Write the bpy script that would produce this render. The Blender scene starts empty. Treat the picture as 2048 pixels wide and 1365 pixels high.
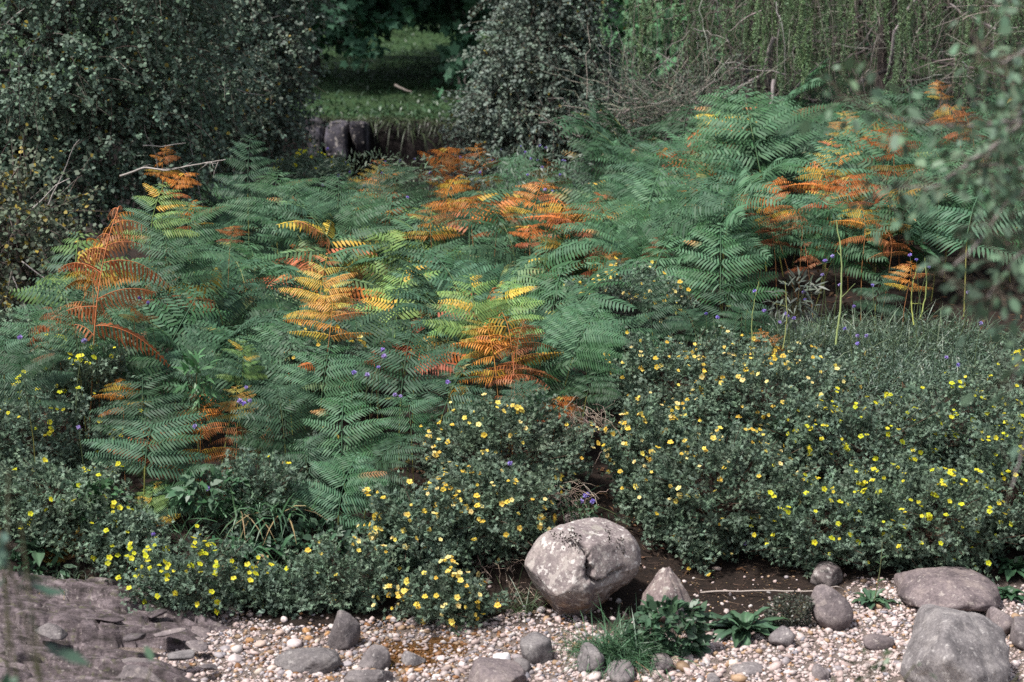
import bpy, bmesh, math, random
import numpy as np
from mathutils import Vector, Matrix, noise
R = math.radians
rng = np.random.default_rng(11)
scn = bpy.context.scene
col = scn.collection

# ------------------------------------------------------------------ camera, sky, sun, exposure
CAM_Z, PITCH, LENS = 2.2, R(-9.0), 60.0
cam_d = bpy.data.cameras.new('camera'); cam = bpy.data.objects.new('camera', cam_d); col.objects.link(cam)
cam.location = (0, 0, CAM_Z); cam.rotation_euler = (R(90) + PITCH, 0, 0)
cam_d.lens = LENS; cam_d.sensor_width = 36; cam_d.clip_start = 0.05; cam_d.clip_end = 400
cam_d.dof.use_dof = True; cam_d.dof.focus_distance = 8.1; cam_d.dof.aperture_fstop = 3.6; cam_d.dof.aperture_blades = 0
scn.camera = cam
SUN_AZ, SUN_EL = R(-122), R(61)
w = bpy.data.worlds.new('World'); scn.world = w; w.use_nodes = True
sky = w.node_tree.nodes.new('ShaderNodeTexSky'); sky.sky_type = 'NISHITA'; sky.sun_disc = False
sky.sun_elevation = SUN_EL; sky.sun_rotation = SUN_AZ
bg = w.node_tree.nodes['Background']; bg.inputs[1].default_value = 0.066
sky.dust_density = 3; hsv = w.node_tree.nodes.new('ShaderNodeHueSaturation'); hsv.inputs['Saturation'].default_value = .55      # thin cloud: a paler sky
w.node_tree.links.new(sky.outputs[0], hsv.inputs['Color']); w.node_tree.links.new(hsv.outputs[0], bg.inputs[0])
sd = bpy.data.lights.new('sun', 'SUN'); sun = bpy.data.objects.new('sun', sd); col.objects.link(sun)
sd.energy = 2.3; sd.angle = R(5); sd.color = (1.0, 0.965, 0.915)
to_sun = Vector((math.sin(SUN_AZ) * math.cos(SUN_EL), math.cos(SUN_AZ) * math.cos(SUN_EL), math.sin(SUN_EL)))
sun.rotation_euler = to_sun.to_track_quat('Z', 'Y').to_euler(); sun.location = to_sun * 30
scn.view_settings.view_transform = 'Standard'; scn.view_settings.look = 'None'
scn.view_settings.exposure = 1.45; scn.view_settings.gamma = 1.0; scn.view_settings.use_curve_mapping = False
scn.render.engine = 'CYCLES'
cy = scn.cycles
cy.max_bounces = 6; cy.diffuse_bounces = 2; cy.glossy_bounces = 2; cy.transmission_bounces = 5; cy.transparent_max_bounces = 4
cy.caustics_reflective = False; cy.caustics_refractive = False
cy.sample_clamp_indirect = 2.0; cy.sample_clamp_direct = 6.0; cy.use_denoising = False; cy.denoiser = 'OPENIMAGEDENOISE'
cy.use_adaptive_sampling = False

# ------------------------------------------------------------------ pixel helpers (photograph is 2048 x 1365)
def ray(px, py):
    u = (px - 1024) / 1024 * 18 / LENS; v = -(py - 682.5) / 1024 * 18 / LENS
    c, s = math.cos(PITCH), math.sin(PITCH)
    return np.array([u, c - v * s, s + v * c])
def at(px, py, y):
    d = ray(px, py); k = y / d[1]
    return np.array([d[0] * k, y, CAM_Z + d[2] * k])
def to_px(p):
    c, s = math.cos(PITCH), math.sin(PITCH); q = np.array(p) - (0, 0, CAM_Z)
    dep = q[1] * c + q[2] * s; up = -q[1] * s + q[2] * c
    k = 1024 / (18 / LENS) / dep
    return 1024 + q[0] * k, 682.5 - up * k
PPM = 1024 / (18 / LENS)                      # pixels per metre at depth one
def m_per_px(y): return y / PPM

def smooth(a, b, x):
    t = np.clip((np.asarray(x, float) - a) / (b - a), 0, 1); return t * t * (3 - 2 * t)
def wav(x, y, s=1.0, k=0):
    return (np.sin(x * 1.7 * s + 1.3 * k) * np.cos(y * 1.3 * s + 2.1 * k) + .6 * np.sin(x * 3.9 * s - y * 2.7 * s + k) + .35 * np.sin(x * 8.3 * s + y * 7.1 * s + 2 * k)) / 1.95
YL = [-10, 2.5, 3.6, 4.2, 5.0, 5.7, 6.0, 6.85, 7.08, 7.5, 8.0, 10, 14, 16, 17.5, 19.6]
ZL = [.6, .55, .45, .0, -.12, -.03, .0, .02, .20, .33, .40, .50, .68, .72, .66, .75]
YR = [-10, 2.5, 3.6, 4.2, 5.0, 5.7, 6.0, 6.9, 7.1, 7.4, 8.0, 8.6, 9.2, 10, 12, 15, 19.6]
ZR = [.6, .55, .45, .0, -.12, -.03, .0, .03, .06, .14, .36, .58, .72, .80, .95, 1.05, 1.25]
XG = [-4, -1.2, -.95, -.5, -.3, .1, .3, .5, .74, .93, 1.13, 1.33, 1.48, 2.0, 4]
YG = [6.75, 6.7, 6.5, 6.52, 6.56, 6.62, 6.55, 6.42, 6.4, 6.44, 6.56, 6.82, 7.02, 6.95, 6.95]
YF = [20.2, 24, 35, 60, 90, 200]
ZF = [1.62, 1.85, 2.82, 6.5, 14, 40]
def ground_z(x, y):
    x = np.asarray(x, float); y = np.asarray(y, float)
    zl = np.interp(y, YL, ZL); zr = np.interp(y, YR, ZR)
    k = smooth(.15, .85, x - (y - 7) * .05)
    z = zl * (1 - k) + zr * k
    far = np.interp(y, YF, ZF)
    kf = smooth(19.7, 20.15, y + .12 * wav(x, y, 1.2))
    z = z * (1 - kf) + far * kf
    z = z + .035 * wav(x, y, .8, 1) * smooth(7.3, 8.5, y) + .012 * wav(x, y, 3.1, 2) * smooth(6.9, 7.3, y) + .008 * wav(x, y, 3, 3)
    z = z + .5 * wav(x, y, .07, 4) * smooth(24, 50, y)
    pool = np.exp(-((x + .42) / .42) ** 2 - ((y - 6.38) / .36) ** 2) * .034
    return z - pool
def gz(x, y): return float(ground_z(x, y))
def on_ground(px, py):
    d = ray(px, py); k = 3.0
    while k < 60:
        p = np.array([0, 0, CAM_Z]) + d * k
        if p[2] < gz(p[0], p[1]): break
        k += .01
    return p

# ------------------------------------------------------------------ mesh helpers
def nrm(a): return a / np.maximum(np.linalg.norm(a, axis=-1, keepdims=True), 1e-9)
class MB:
    def __init__(s): s.v = []; s.f = []; s.c = []; s.n = 0
    def add(s, V, F, c):
        V = np.asarray(V, float).reshape(-1, 3); c = np.asarray(c, float)
        s.v.append(V); s.f.append(np.asarray(F, int) + s.n)
        s.c.append(np.broadcast_to(c, V.shape) if c.ndim == 1 else c.reshape(-1, 3)); s.n += len(V)
    def polys(s, P, c):
        M, k = P.shape[:2]; c = np.asarray(c, float)
        if c.ndim == 2: c = np.repeat(c, k, axis=0)
        s.add(P.reshape(-1, 3), np.arange(M * k).reshape(M, k), c)
    def tubes(s, P, rad, c, sides=3):
        P = np.asarray(P, float); M, n = P.shape[:2]
        rad = np.broadcast_to(np.asarray(rad, float), (M, n))
        T = nrm(np.gradient(P, axis=1))
        ref = np.where(np.abs(T[..., 2:3]) > .9, np.array([1., 0, 0]), np.array([0, 0, 1.]))
        A = nrm(np.cross(T, ref)); B = np.cross(T, A)
        an = np.arange(sides) * 2 * math.pi / sides
        V = P[:, :, None] + rad[:, :, None, None] * (A[:, :, None] * np.cos(an)[None, None, :, None] + B[:, :, None] * np.sin(an)[None, None, :, None])
        idx = np.arange(M * n * sides).reshape(M, n, sides); nx = np.roll(idx, -1, axis=2)
        F = np.stack([idx[:, :-1], nx[:, :-1], nx[:, 1:], idx[:, 1:]], -1).reshape(-1, 4)
        c = np.asarray(c, float)
        if c.ndim == 2: c = np.repeat(c, n * sides, axis=0)
        s.add(V, F, c)
    def mesh(s, name, mats, smooth_=False):
        me = bpy.data.meshes.new(name)
        V = np.concatenate(s.v); C = np.concatenate(s.c)
        me.vertices.add(len(V)); me.vertices.foreach_set('co', V.astype(np.float32).ravel())
        lt = np.concatenate([np.full(len(f), f.shape[1]) for f in s.f]); lv = np.concatenate([f.ravel() for f in s.f])
        me.loops.add(len(lv)); me.loops.foreach_set('vertex_index', lv.astype(np.int32))
        me.polygons.add(len(lt)); me.polygons.foreach_set('loop_start', np.concatenate([[0], np.cumsum(lt)[:-1]]).astype(np.int32))
        if smooth_: me.polygons.foreach_set('use_smooth', np.ones(len(lt), bool))
        a = me.color_attributes.new('Col', 'FLOAT_COLOR', 'POINT')
        a.data.foreach_set('color', np.concatenate([np.clip(C, 0, 1), np.ones((len(C), 1))], 1).astype(np.float32).ravel())
        me.update(calc_edges=True)
        for m in (mats if isinstance(mats, (list, tuple)) else [mats]): me.materials.append(m)
        return me
    def build(s, name, mats, parent=None, smooth_=False):
        o = bpy.data.objects.new(name, s.mesh(name, mats, smooth_)); col.objects.link(o)
        if parent is not None: o.parent = parent
        return o
def tag(o, label=None, cat=None, group=None, kind=None):
    for k, v in (('label', label), ('category', cat), ('group', group), ('kind', kind)):
        if v: o[k] = v
    return o
def empty(name, loc=(0, 0, 0), rz=0):
    o = bpy.data.objects.new(name, None); col.objects.link(o); o.location = loc; o.rotation_euler = (0, 0, rz); o.empty_display_size = .1
    return o
def dup(root):
    r = root.copy(); col.objects.link(r)
    for ch in root.children:
        c = ch.copy(); col.objects.link(c); c.parent = r
    return r
LEAF = {   # outlines: (along, across, lift)
    'kite': np.array([(0, 0, 0), (.45, .5, .02), (1, 0, -.06), (.45, -.5, .02)]),
    'lance': np.array([(0, .3, 0), (.45, .5, .03), (1, 0, -.12), (.45, -.5, .03), (0, -.3, 0)]),
    'round': np.array([(0, 0, 0), (.2, .36, .05), (.6, .45, .06), (1, 0, -.1), (.6, -.45, .06), (.2, -.36, .05)]),
    'palm': np.array([(0, 0, 0), (-.05, .45, -.05), (.25, .38, 0), (.5, .62, -.08), (.58, .25, .03), (1, 0, -.12), (.58, -.25, .03), (.5, -.62, -.08), (.25, -.38, 0), (-.05, -.45, -.05)]),
}
def leaf_polys(P, A, N, L, W, shape):
    A = nrm(A); S = nrm(np.cross(N, A)); N = np.cross(A, S); sh = LEAF[shape]
    L = np.broadcast_to(L, (len(P),))[:, None, None]; W = np.broadcast_to(W, (len(P),))[:, None, None]
    return P[:, None] + A[:, None] * sh[None, :, 0:1] * L + S[:, None] * sh[None, :, 1:2] * W + N[:, None] * sh[None, :, 2:3] * L
def unit(n): return nrm(rng.normal(size=(n, 3)))
def jit(c, n, amt=.2, hue=.08):
    c = np.asarray(c, float)
    return c * (1 + amt * rng.uniform(-1, 1, (n, 1))) * (1 + hue * rng.uniform(-1, 1, (n, 3)))
def blades(mb, P, D, L, W, droop, c, n=4):
    """curved grass blades / strap leaves: P root, D start direction, L length, W width"""
    M = len(P); t = np.linspace(0, 1, n)[None, :, None]
    D = nrm(D); Lb = np.broadcast_to(L, (M,))[:, None, None]; dr = np.broadcast_to(droop, (M,))[:, None, None]
    pts = P[:, None] + D[:, None] * t * Lb + np.array([0, 0, -1.]) * dr * Lb * t ** 2
    side = nrm(np.cross(D, np.array([0, 0, 1.]) + .3 * rng.normal(size=(M, 3))))[:, None]
    prof = np.array([.7, 1, .75, 0.04]) if n == 4 else np.interp(np.linspace(0, 1, n), [0, .15, .5, .8, 1], [.25, .6, 1, .7, .05])
    wd = np.broadcast_to(W, (M,))[:, None, None] * prof[None, :, None] * .5
    V = np.stack([pts - side * wd, pts + side * wd], 2)
    idx = np.arange(M * n * 2).reshape(M, n, 2)
    F = np.stack([idx[:, :-1, 0], idx[:, :-1, 1], idx[:, 1:, 1], idx[:, 1:, 0]], -1).reshape(-1, 4)
    c = np.asarray(c, float)
    if c.ndim == 2: c = np.repeat(c, n * 2, axis=0)
    mb.add(V, F, c)

# ------------------------------------------------------------------ materials
def new_mat(name):
    m = bpy.data.materials.new(name); m.use_nodes = True
    nt = m.node_tree; return m, nt, nt.nodes['Principled BSDF'], nt.nodes['Material Output']
def leaf_mat(name, rough=.5, spec=.4, trans=.25, var=.25, hue=.03):
    m, nt, b, out = new_mat(name); N = nt.nodes.new; L = nt.links.new
    at_ = N('ShaderNodeAttribute'); at_.attribute_name = 'Col'
    oi = N('ShaderNodeObjectInfo')
    hs = N('ShaderNodeHueSaturation')
    mr = N('ShaderNodeMapRange'); mr.inputs[3].default_value = 1 - var; mr.inputs[4].default_value = 1 + var
    L(oi.outputs['Random'], mr.inputs[0]); L(mr.outputs[0], hs.inputs['Value'])
    ml = N('ShaderNodeMath'); ml.operation = 'MULTIPLY'; ml.inputs[1].default_value = 7.31; L(oi.outputs['Random'], ml.inputs[0])
    fr = N('ShaderNodeMath'); fr.operation = 'FRACT'; L(ml.outputs[0], fr.inputs[0])
    mh = N('ShaderNodeMapRange'); mh.inputs[3].default_value = .5 - hue; mh.inputs[4].default_value = .5 + hue; L(fr.outputs[0], mh.inputs[0]); L(mh.outputs[0], hs.inputs['Hue'])
    L(at_.outputs['Color'], hs.inputs['Color']); L(hs.outputs[0], b.inputs['Base Color'])
    b.inputs['Roughness'].default_value = rough; b.inputs['Specular IOR Level'].default_value = spec
    tr = N('ShaderNodeBsdfTranslucent'); L(hs.outputs[0], tr.inputs[0])
    mx = N('ShaderNodeMixShader'); mx.inputs[0].default_value = trans
    L(b.outputs[0], mx.inputs[1]); L(tr.outputs[0], mx.inputs[2]); L(mx.outputs[0], out.inputs[0])
    return m
M_FERN = leaf_mat('bracken_leaf', .6, .28, .08, .42, .013)
M_LEAF = leaf_mat('shrub_leaf', .6, .28, .08, .12, .012)
M_TREE = leaf_mat('tree_leaf', .6, .3, .08, .1, .01)
M_HERB = leaf_mat('herb_leaf', .45, .45, .12, .12, .015)
M_DEAD = leaf_mat('dead_leaf', .8, .2, .2, .15, .01)
M_PETAL = leaf_mat('petal', .6, .2, .35, .12, .012)
def bark_mat(name):
    m, nt, b, out = new_mat(name); N = nt.nodes.new; L = nt.links.new
    at_ = N('ShaderNodeAttribute'); at_.attribute_name = 'Col'
    nz = N('ShaderNodeTexNoise'); nz.inputs['Scale'].default_value = 60; nz.inputs['Detail'].default_value = 6
    mr = N('ShaderNodeMapRange'); mr.inputs[3].default_value = .5; mr.inputs[4].default_value = 1.4; L(nz.outputs[0], mr.inputs[0])
    mx = N('ShaderNodeVectorMath'); mx.operation = 'SCALE'; L(at_.outputs['Color'], mx.inputs[0]); L(mr.outputs[0], mx.inputs['Scale'])
    L(mx.outputs[0], b.inputs['Base Color']); b.inputs['Roughness'].default_value = .85; b.inputs['Specular IOR Level'].default_value = .2
    return m
M_BARK = bark_mat('bark')
M_STEM = leaf_mat('stem', .5, .4, .0, .15, .01)

def ramp(nt, pts, src):
    r = nt.nodes.new('ShaderNodeValToRGB'); e = r.color_ramp.elements
    while len(e) < len(pts): e.new(.5)
    for k, (p, c) in enumerate(pts):
        e[k].position = p; e[k].color = (*c, 1) if len(c) == 3 else c
    nt.links.new(src, r.inputs[0]); return r
def mixc(nt, fac, a, b):
    m = nt.nodes.new('ShaderNodeMix'); m.data_type = 'RGBA'
    if hasattr(fac, 'links'): nt.links.new(fac, m.inputs[0])
    else: m.inputs[0].default_value = fac
    for k, v in ((6, a), (7, b)):
        if hasattr(v, 'links'): nt.links.new(v, m.inputs[k])
        else: m.inputs[k].default_value = (*v, 1)
    return m.outputs[2]
def rock_mat(name, c1, c2, c3, lichen=.25, orange=.0, moss=.0, scale=1.0, layered=False):
    m, nt, b, out = new_mat(name); N = nt.nodes.new; L = nt.links.new
    tc = N('ShaderNodeTexCoord'); geo = N('ShaderNodeNewGeometry'); oi = N('ShaderNodeObjectInfo')
    ad = N('ShaderNodeVectorMath'); ad.operation = 'ADD'; L(tc.outputs['Object'], ad.inputs[0]); L(oi.outputs['Location'], ad.inputs[1])
    co = ad.outputs[0]
    if layered:
        mp = N('ShaderNodeMapping'); mp.inputs['Rotation'].default_value = (R(12), R(8), R(10)); mp.inputs['Scale'].default_value = (1, 1.6, 3); L(co, mp.inputs[0]); co2 = mp.outputs[0]
    else: co2 = co
    def noise_(s, d=6, r=.6, v=co):
        n = N('ShaderNodeTexNoise'); n.inputs['Scale'].default_value = s * scale; n.inputs['Detail'].default_value = d; n.inputs['Roughness'].default_value = r; L(v, n.inputs['Vector']); return n.outputs[0]
    big = ramp(nt, [(.35, c1), (.5, c2), (.68, c3)], noise_(7, 8, .65, co2)).outputs[0]
    fine = ramp(nt, [(.3, (.55,) * 3), (.55, (1,) * 3), (.75, (1.25,) * 3)], noise_(70, 5, .7)).outputs[0]
    mu = N('ShaderNodeMix'); mu.data_type = 'RGBA'; mu.blend_type = 'MULTIPLY'; mu.inputs[0].default_value = 1; L(big, mu.inputs[6]); L(fine, mu.inputs[7]); c = mu.outputs[2]
    if lichen:
        for sc_, lo_, cc, k in ((16, .675, (.34, .29, .26), .7), (34, .655, (.44, .4, .37), .85), (75, .66, (.34, .3, .265), .8)):
            on = ramp(nt, [(lo_ - .12 * lichen, (0,) * 3), (lo_ - .12 * lichen + .035, (1,) * 3)], noise_(sc_, 4, .55)).outputs[0]
            f2 = N('ShaderNodeMath'); f2.operation = 'MULTIPLY'; f2.inputs[1].default_value = k * min(1, lichen * 1.6); L(on, f2.inputs[0])
            c = mixc(nt, f2.outputs[0], c, cc)
        on = ramp(nt, [(.62, (0,) * 3), (.68, (1,) * 3)], noise_(48, 3, .6, co)).outputs[0]
        f2 = N('ShaderNodeMath'); f2.operation = 'MULTIPLY'; f2.inputs[1].default_value = .5; L(on, f2.inputs[0]); c = mixc(nt, f2.outputs[0], c, (.09, .07, .07))
    if orange:
        sx = N('ShaderNodeSeparateXYZ'); L(tc.outputs['Object'], sx.inputs[0])
        z_ = N('ShaderNodeMapRange'); z_.inputs[1].default_value = -.05; z_.inputs[2].default_value = -.19; L(sx.outputs[2], z_.inputs[0])
        on = ramp(nt, [(.45, (0,) * 3), (.6, (1,) * 3)], noise_(22, 5, .7)).outputs[0]
        f = N('ShaderNodeMath'); f.operation = 'MULTIPLY'; L(z_.outputs[0], f.inputs[0]); L(on, f.inputs[1])
        f2 = N('ShaderNodeMath'); f2.operation = 'MULTIPLY'; f2.inputs[1].default_value = orange; L(f.outputs[0], f2.inputs[0])
        c = mixc(nt, f2.outputs[0], c, (.33, .17, .05))
    if moss:
        sn = N('ShaderNodeSeparateXYZ'); L(geo.outputs['Normal'], sn.inputs[0])
        z_ = N('ShaderNodeMapRange'); z_.inputs[1].default_value = .35; z_.inputs[2].default_value = .9; L(sn.outputs[2], z_.inputs[0])
        on = ramp(nt, [(.55, (0,) * 3), (.62, (1,) * 3)], noise_(16, 6, .7)).outputs[0]
        f = N('ShaderNodeMath'); f.operation = 'MULTIPLY'; L(z_.outputs[0], f.inputs[0]); L(on, f.inputs[1])
        f2 = N('ShaderNodeMath'); f2.operation = 'MULTIPLY'; f2.inputs[1].default_value = moss; L(f.outputs[0], f2.inputs[0])
        c = mixc(nt, f2.outputs[0], c, (.05, .055, .02))
    hv = N('ShaderNodeHueSaturation'); m1 = N('ShaderNodeMapRange'); m1.inputs[3].default_value = .75; m1.inputs[4].default_value = 1.2; L(oi.outputs['Random'], m1.inputs[0]); L(m1.outputs[0], hv.inputs['Value'])
    m3 = N('ShaderNodeMath'); m3.operation = 'MULTIPLY'; m3.inputs[1].default_value = 9.7; L(oi.outputs['Random'], m3.inputs[0]); m4 = N('ShaderNodeMath'); m4.operation = 'FRACT'; L(m3.outputs[0], m4.inputs[0])
    m2 = N('ShaderNodeMapRange'); m2.inputs[3].default_value = .55; m2.inputs[4].default_value = 1.25; L(m4.outputs[0], m2.inputs[0]); L(m2.outputs[0], hv.inputs['Saturation']); L(c, hv.inputs['Color']); c = hv.outputs[0]
    L(c, b.inputs['Base Color']); b.inputs['Roughness'].default_value = .8; b.inputs['Specular IOR Level'].default_value = .3
    bp = N('ShaderNodeBump'); bp.inputs['Strength'].default_value = .6; bp.inputs['Distance'].default_value = .006
    L(noise_(45, 8, .7, co2), bp.inputs['Height']); L(bp.outputs[0], b.inputs['Normal'])
    return m
M_ROCK = rock_mat('pale_rock', (.12, .088, .09), (.2, .155, .15), (.29, .235, .205), .6, .8, .35)
M_GREY = rock_mat('grey_rock', (.09, .075, .078), (.16, .134, .136), (.235, .2, .19), .3, 0, .0, 1.4)
M_SLAB = rock_mat('slab_rock', (.025, .02, .019), (.085, .068, .072), (.19, .158, .165), .2, 0, .6, 1.5, True)
M_DARKROCK = rock_mat('dark_rock', (.014, .013, .016), (.036, .033, .042), (.13, .12, .15), .4, 0, .8, .5)  # dark purple grey stone with pale mottling
m, nt, b, out = new_mat('pebble'); a_ = nt.nodes.new('ShaderNodeAttribute'); a_.attribute_name = 'Col'
n_ = nt.nodes.new('ShaderNodeTexNoise'); n_.inputs['Scale'].default_value = 140; n_.inputs['Detail'].default_value = 4
tc_ = nt.nodes.new('ShaderNodeTexCoord'); nt.links.new(tc_.outputs['Object'], n_.inputs['Vector'])
mr_ = nt.nodes.new('ShaderNodeMapRange'); mr_.inputs[3].default_value = .65; mr_.inputs[4].default_value = 1.3; nt.links.new(n_.outputs[0], mr_.inputs[0])
sc_ = nt.nodes.new('ShaderNodeVectorMath'); sc_.operation = 'SCALE'; nt.links.new(a_.outputs['Color'], sc_.inputs[0]); nt.links.new(mr_.outputs[0], sc_.inputs['Scale'])
nt.links.new(sc_.outputs[0], b.inputs['Base Color']); b.inputs['Roughness'].default_value = .6; b.inputs['Specular IOR Level'].default_value = .35
M_PEB = m

# ground: gravelly sand, then dark soil on the bank, then grass beyond the gully
m, nt, b, out = new_mat('ground'); N = nt.nodes.new; L = nt.links.new
geo = N('ShaderNodeNewGeometry'); sx = N('ShaderNodeSeparateXYZ'); L(geo.outputs['Position'], sx.inputs[0])
def gn(s, d=6, r=.6):
    n = N('ShaderNodeTexNoise'); n.inputs['Scale'].default_value = s; n.inputs['Detail'].default_value = d; n.inputs['Roughness'].default_value = r; L(geo.outputs['Position'], n.inputs['Vector']); return n.outputs[0]
soil = ramp(nt, [(.3, (.013, .0095, .008)), (.48, (.028, .019, .015)), (.6, (.042, .027, .021)), (.78, (.08, .055, .04))], gn(14, 9, .8)).outputs[0]
sand = ramp(nt, [(.3, (.09, .07, .06)), (.5, (.24, .19, .165)), (.7, (.36, .3, .27))], gn(55, 8, .7)).outputs[0]
grass = ramp(nt, [(.3, (.012, .022, .01)), (.5, (.03, .06, .02)), (.7, (.05, .1, .04))], gn(1.1, 8, .7)).outputs[0]
nz = gn(3, 5)
ga = N('ShaderNodeAttribute'); ga.attribute_name = 'Col'; gs = N('ShaderNodeSeparateColor'); L(ga.outputs['Color'], gs.inputs[0])
c = mixc(nt, gs.outputs[0], sand, soil)
c = mixc(nt, gs.outputs[1], c, grass)
c = mixc(nt, gs.outputs[2], c, (.016, .012, .012))  # shade of the gully and far bank, painted as a near-black band
L(c, b.inputs['Base Color']); b.inputs['Roughness'].default_value = .9; b.inputs['Specular IOR Level'].default_value = .2
bp = N('ShaderNodeBump'); bp.inputs['Distance'].default_value = .03; L(gn(30, 9, .8), bp.inputs['Height']); L(bp.outputs[0], b.inputs['Normal'])
M_GROUND = m
m, nt, b, out = new_mat('stream_water'); nt.nodes.remove(b)
tp_ = nt.nodes.new('ShaderNodeBsdfTransparent'); tp_.inputs[0].default_value = (.82, .66, .46, 1); b = nt.nodes.new('ShaderNodeBsdfGlossy'); b.inputs['Roughness'].default_value = .04
fr_ = nt.nodes.new('ShaderNodeFresnel'); fr_.inputs[0].default_value = 1.33; mx_ = nt.nodes.new('ShaderNodeMixShader'); nt.links.new(fr_.outputs[0], mx_.inputs[0]); nt.links.new(tp_.outputs[0], mx_.inputs[1]); nt.links.new(b.outputs[0], mx_.inputs[2]); nt.links.new(mx_.outputs[0], out.inputs[0])
n_ = nt.nodes.new('ShaderNodeTexNoise'); n_.inputs['Scale'].default_value = 14; n_.inputs['Detail'].default_value = 3
bp = nt.nodes.new('ShaderNodeBump'); bp.inputs['Distance'].default_value = .008; bp.inputs['Strength'].default_value = .5; nt.links.new(n_.outputs[0], bp.inputs['Height']); nt.links.new(bp.outputs[0], b.inputs['Normal'])
M_WATER = m

# ------------------------------------------------------------------ the setting
xs = np.unique(np.concatenate([np.linspace(-3, 3, 131), np.linspace(-9, 9, 121), np.linspace(-150, 150, 61)]))
ys = np.unique(np.concatenate([np.linspace(5.5, 10, 111), np.linspace(-4, 22, 140), np.linspace(19.4, 20.6, 25), np.linspace(22, 60, 60), np.linspace(60, 190, 30)]))
X, Y = np.meshgrid(xs, ys); Z = ground_z(X, Y)
mb = MB(); nx, ny = len(xs), len(ys); idx = np.arange(nx * ny).reshape(ny, nx)
mb.add(np.stack([X, Y, Z], -1), np.stack([idx[:-1, :-1], idx[:-1, 1:], idx[1:, 1:], idx[1:, :-1]], -1).reshape(-1, 4), np.stack([smooth(-.06, .1, Y - np.interp(X, XG, YG) + .05 * wav(X, Y, 4, 3)), smooth(20.1, 20.5, Y), smooth(15.8, 16.8, Y) * (1 - smooth(20.3, 20.6, Y))], -1))  # last channel: mask of the painted gully shade
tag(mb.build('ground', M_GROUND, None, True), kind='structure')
mb = MB(); WX, WY = np.meshgrid(np.linspace(-7, 7, 60), np.linspace(4.0, 6.86, 20)); wi = np.arange(60 * 20).reshape(20, 60)
mb.add(np.stack([WX, WY, np.full_like(WX, -.016)], -1), np.stack([wi[:-1, :-1], wi[:-1, 1:], wi[1:, 1:], wi[1:, :-1]], -1).reshape(-1, 4), (.5, .5, .5))
tag(mb.build('water', M_WATER, smooth_=True), 'shallow amber water between the pebbles', 'water', kind='structure')

# ------------------------------------------------------------------ rocks
def ico(sub):
    bm = bmesh.new(); bmesh.ops.create_icosphere(bm, subdivisions=sub, radius=1)
    V = np.array([v.co[:] for v in bm.verts]); F = np.array([[v.index for v in f.verts] for f in bm.faces]); bm.free(); return V, F
ICO = {k: ico(k) for k in (1, 2, 3, 4, 5)}
def fbm(V, s, seed, o=4):
    return np.array([noise.fractal(Vector((p[0] * s + seed, p[1] * s - seed * .7, p[2] * s + seed * 1.3)), 1.0, 2.0, o) for p in V])
def rock_verts(seed, sub=4, cuts=6, rough=.1, cut_d=(.62, .9), boxy=1.):
    r = np.random.default_rng(seed); V, F = ICO[sub]; V = np.sign(V) * np.abs(V) ** boxy
    for k in range(cuts):
        n = nrm(r.normal(size=3)); d = r.uniform(*cut_d); over = np.maximum(V @ n - d, 0); V = V - over[:, None] * n * .85
    V = V * (1 + rough * fbm(V, 1.3, seed)[:, None] + rough * .3 * fbm(V, 5, seed + 3)[:, None])
    V = V / np.abs(V).max(0)
    return V, F
def rock(name, label, cat, box, y, mat, seed, depth=None, tilt=0, cuts=6, rough=.1, sub=4, sink=.15, group=None, colr=(.3, .3, .3), cut_d=(.62, .9), rz=0):
    """box: x0, y0, x1, y1 in photo pixels of what shows of the stone; y: its distance"""
    x0, y0, x1, y1 = box; cx = (x0 + x1) / 2
    yf = float(on_ground(cx, min(y1, 1420))[1]); hw = (x1 - x0) / 2 * m_per_px(yf * 1.02); d = depth or hw * .8
    y = yf + d * .75 if y1 > 1160 else y
    top = at(cx, y0, y); g0 = gz(top[0], y); h = max(.012, (top[2] - g0) / 2 * (1 + sink) + .008)
    # seen from above the outline also takes in depth
    V, F = rock_verts(seed, sub, cuts + 2, rough * 1.3, cut_d, .8)
    tp = {'pointed_stone': .6, 'leaning_stone': .4, 'wedge_stone': .1, 'soil_stone': .2}.get(name, 0); V = V * np.stack([1 - tp * smooth(-.4, 1, V[:, 2])] * 2 + [np.ones(len(V))], 1)
    V = V * np.array([hw, d, h])
    ct, st = math.cos(tilt), math.sin(tilt)
    V = V @ np.array([[ct, 0, -st], [0, 1, 0], [st, 0, ct]])
    z = top[2] - V[:, 2].max() - .005
    mb = MB(); mb.add(V, F, colr); o = mb.build(name, mat, None, True)
    o.location = (top[0], y, z); o.rotation_euler = (0, 0, rz)
    return tag(o, label, cat, group)

# the big cracked boulder: two merged swells, a crack and a ledge
BY = 6.74; bs = m_per_px(BY * 1.02)
def bp_(px, py): return np.array([(px - 1155) * bs, -(py - 1130) * bs])
V, F = ICO[5]
bm = bmesh.new(); bmesh.ops.create_icosphere(bm, subdivisions=6, radius=1)
V = np.array([v.co[:] for v in bm.verts]); F = np.array([[v.index for v in f.verts] for f in bm.faces]); bm.free()
def inside(P):
    e1 = bp_(1140, 1148); e2 = bp_(1192, 1118)
    a = ((P[:, 0] - e1[0]) / (92 * bs)) ** 2 + ((P[:, 1] + .02) / .185) ** 2 + ((P[:, 2] - e1[1]) / (101 * bs)) ** 2
    b_ = ((P[:, 0] - e2[0]) / (90 * bs)) ** 2 + ((P[:, 1] - .02) / .2) ** 2 + ((P[:, 2] - e2[1]) / (80 * bs)) ** 2
    a = np.sqrt(a); b_ = np.sqrt(b_); k = .2
    h = np.clip(.5 + .5 * (b_ - a) / k, 0, 1)
    return b_ * (1 - h) + a * h - k * h * (1 - h) < 1
lo = np.zeros(len(V)); hi = np.full(len(V), .6)
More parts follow.
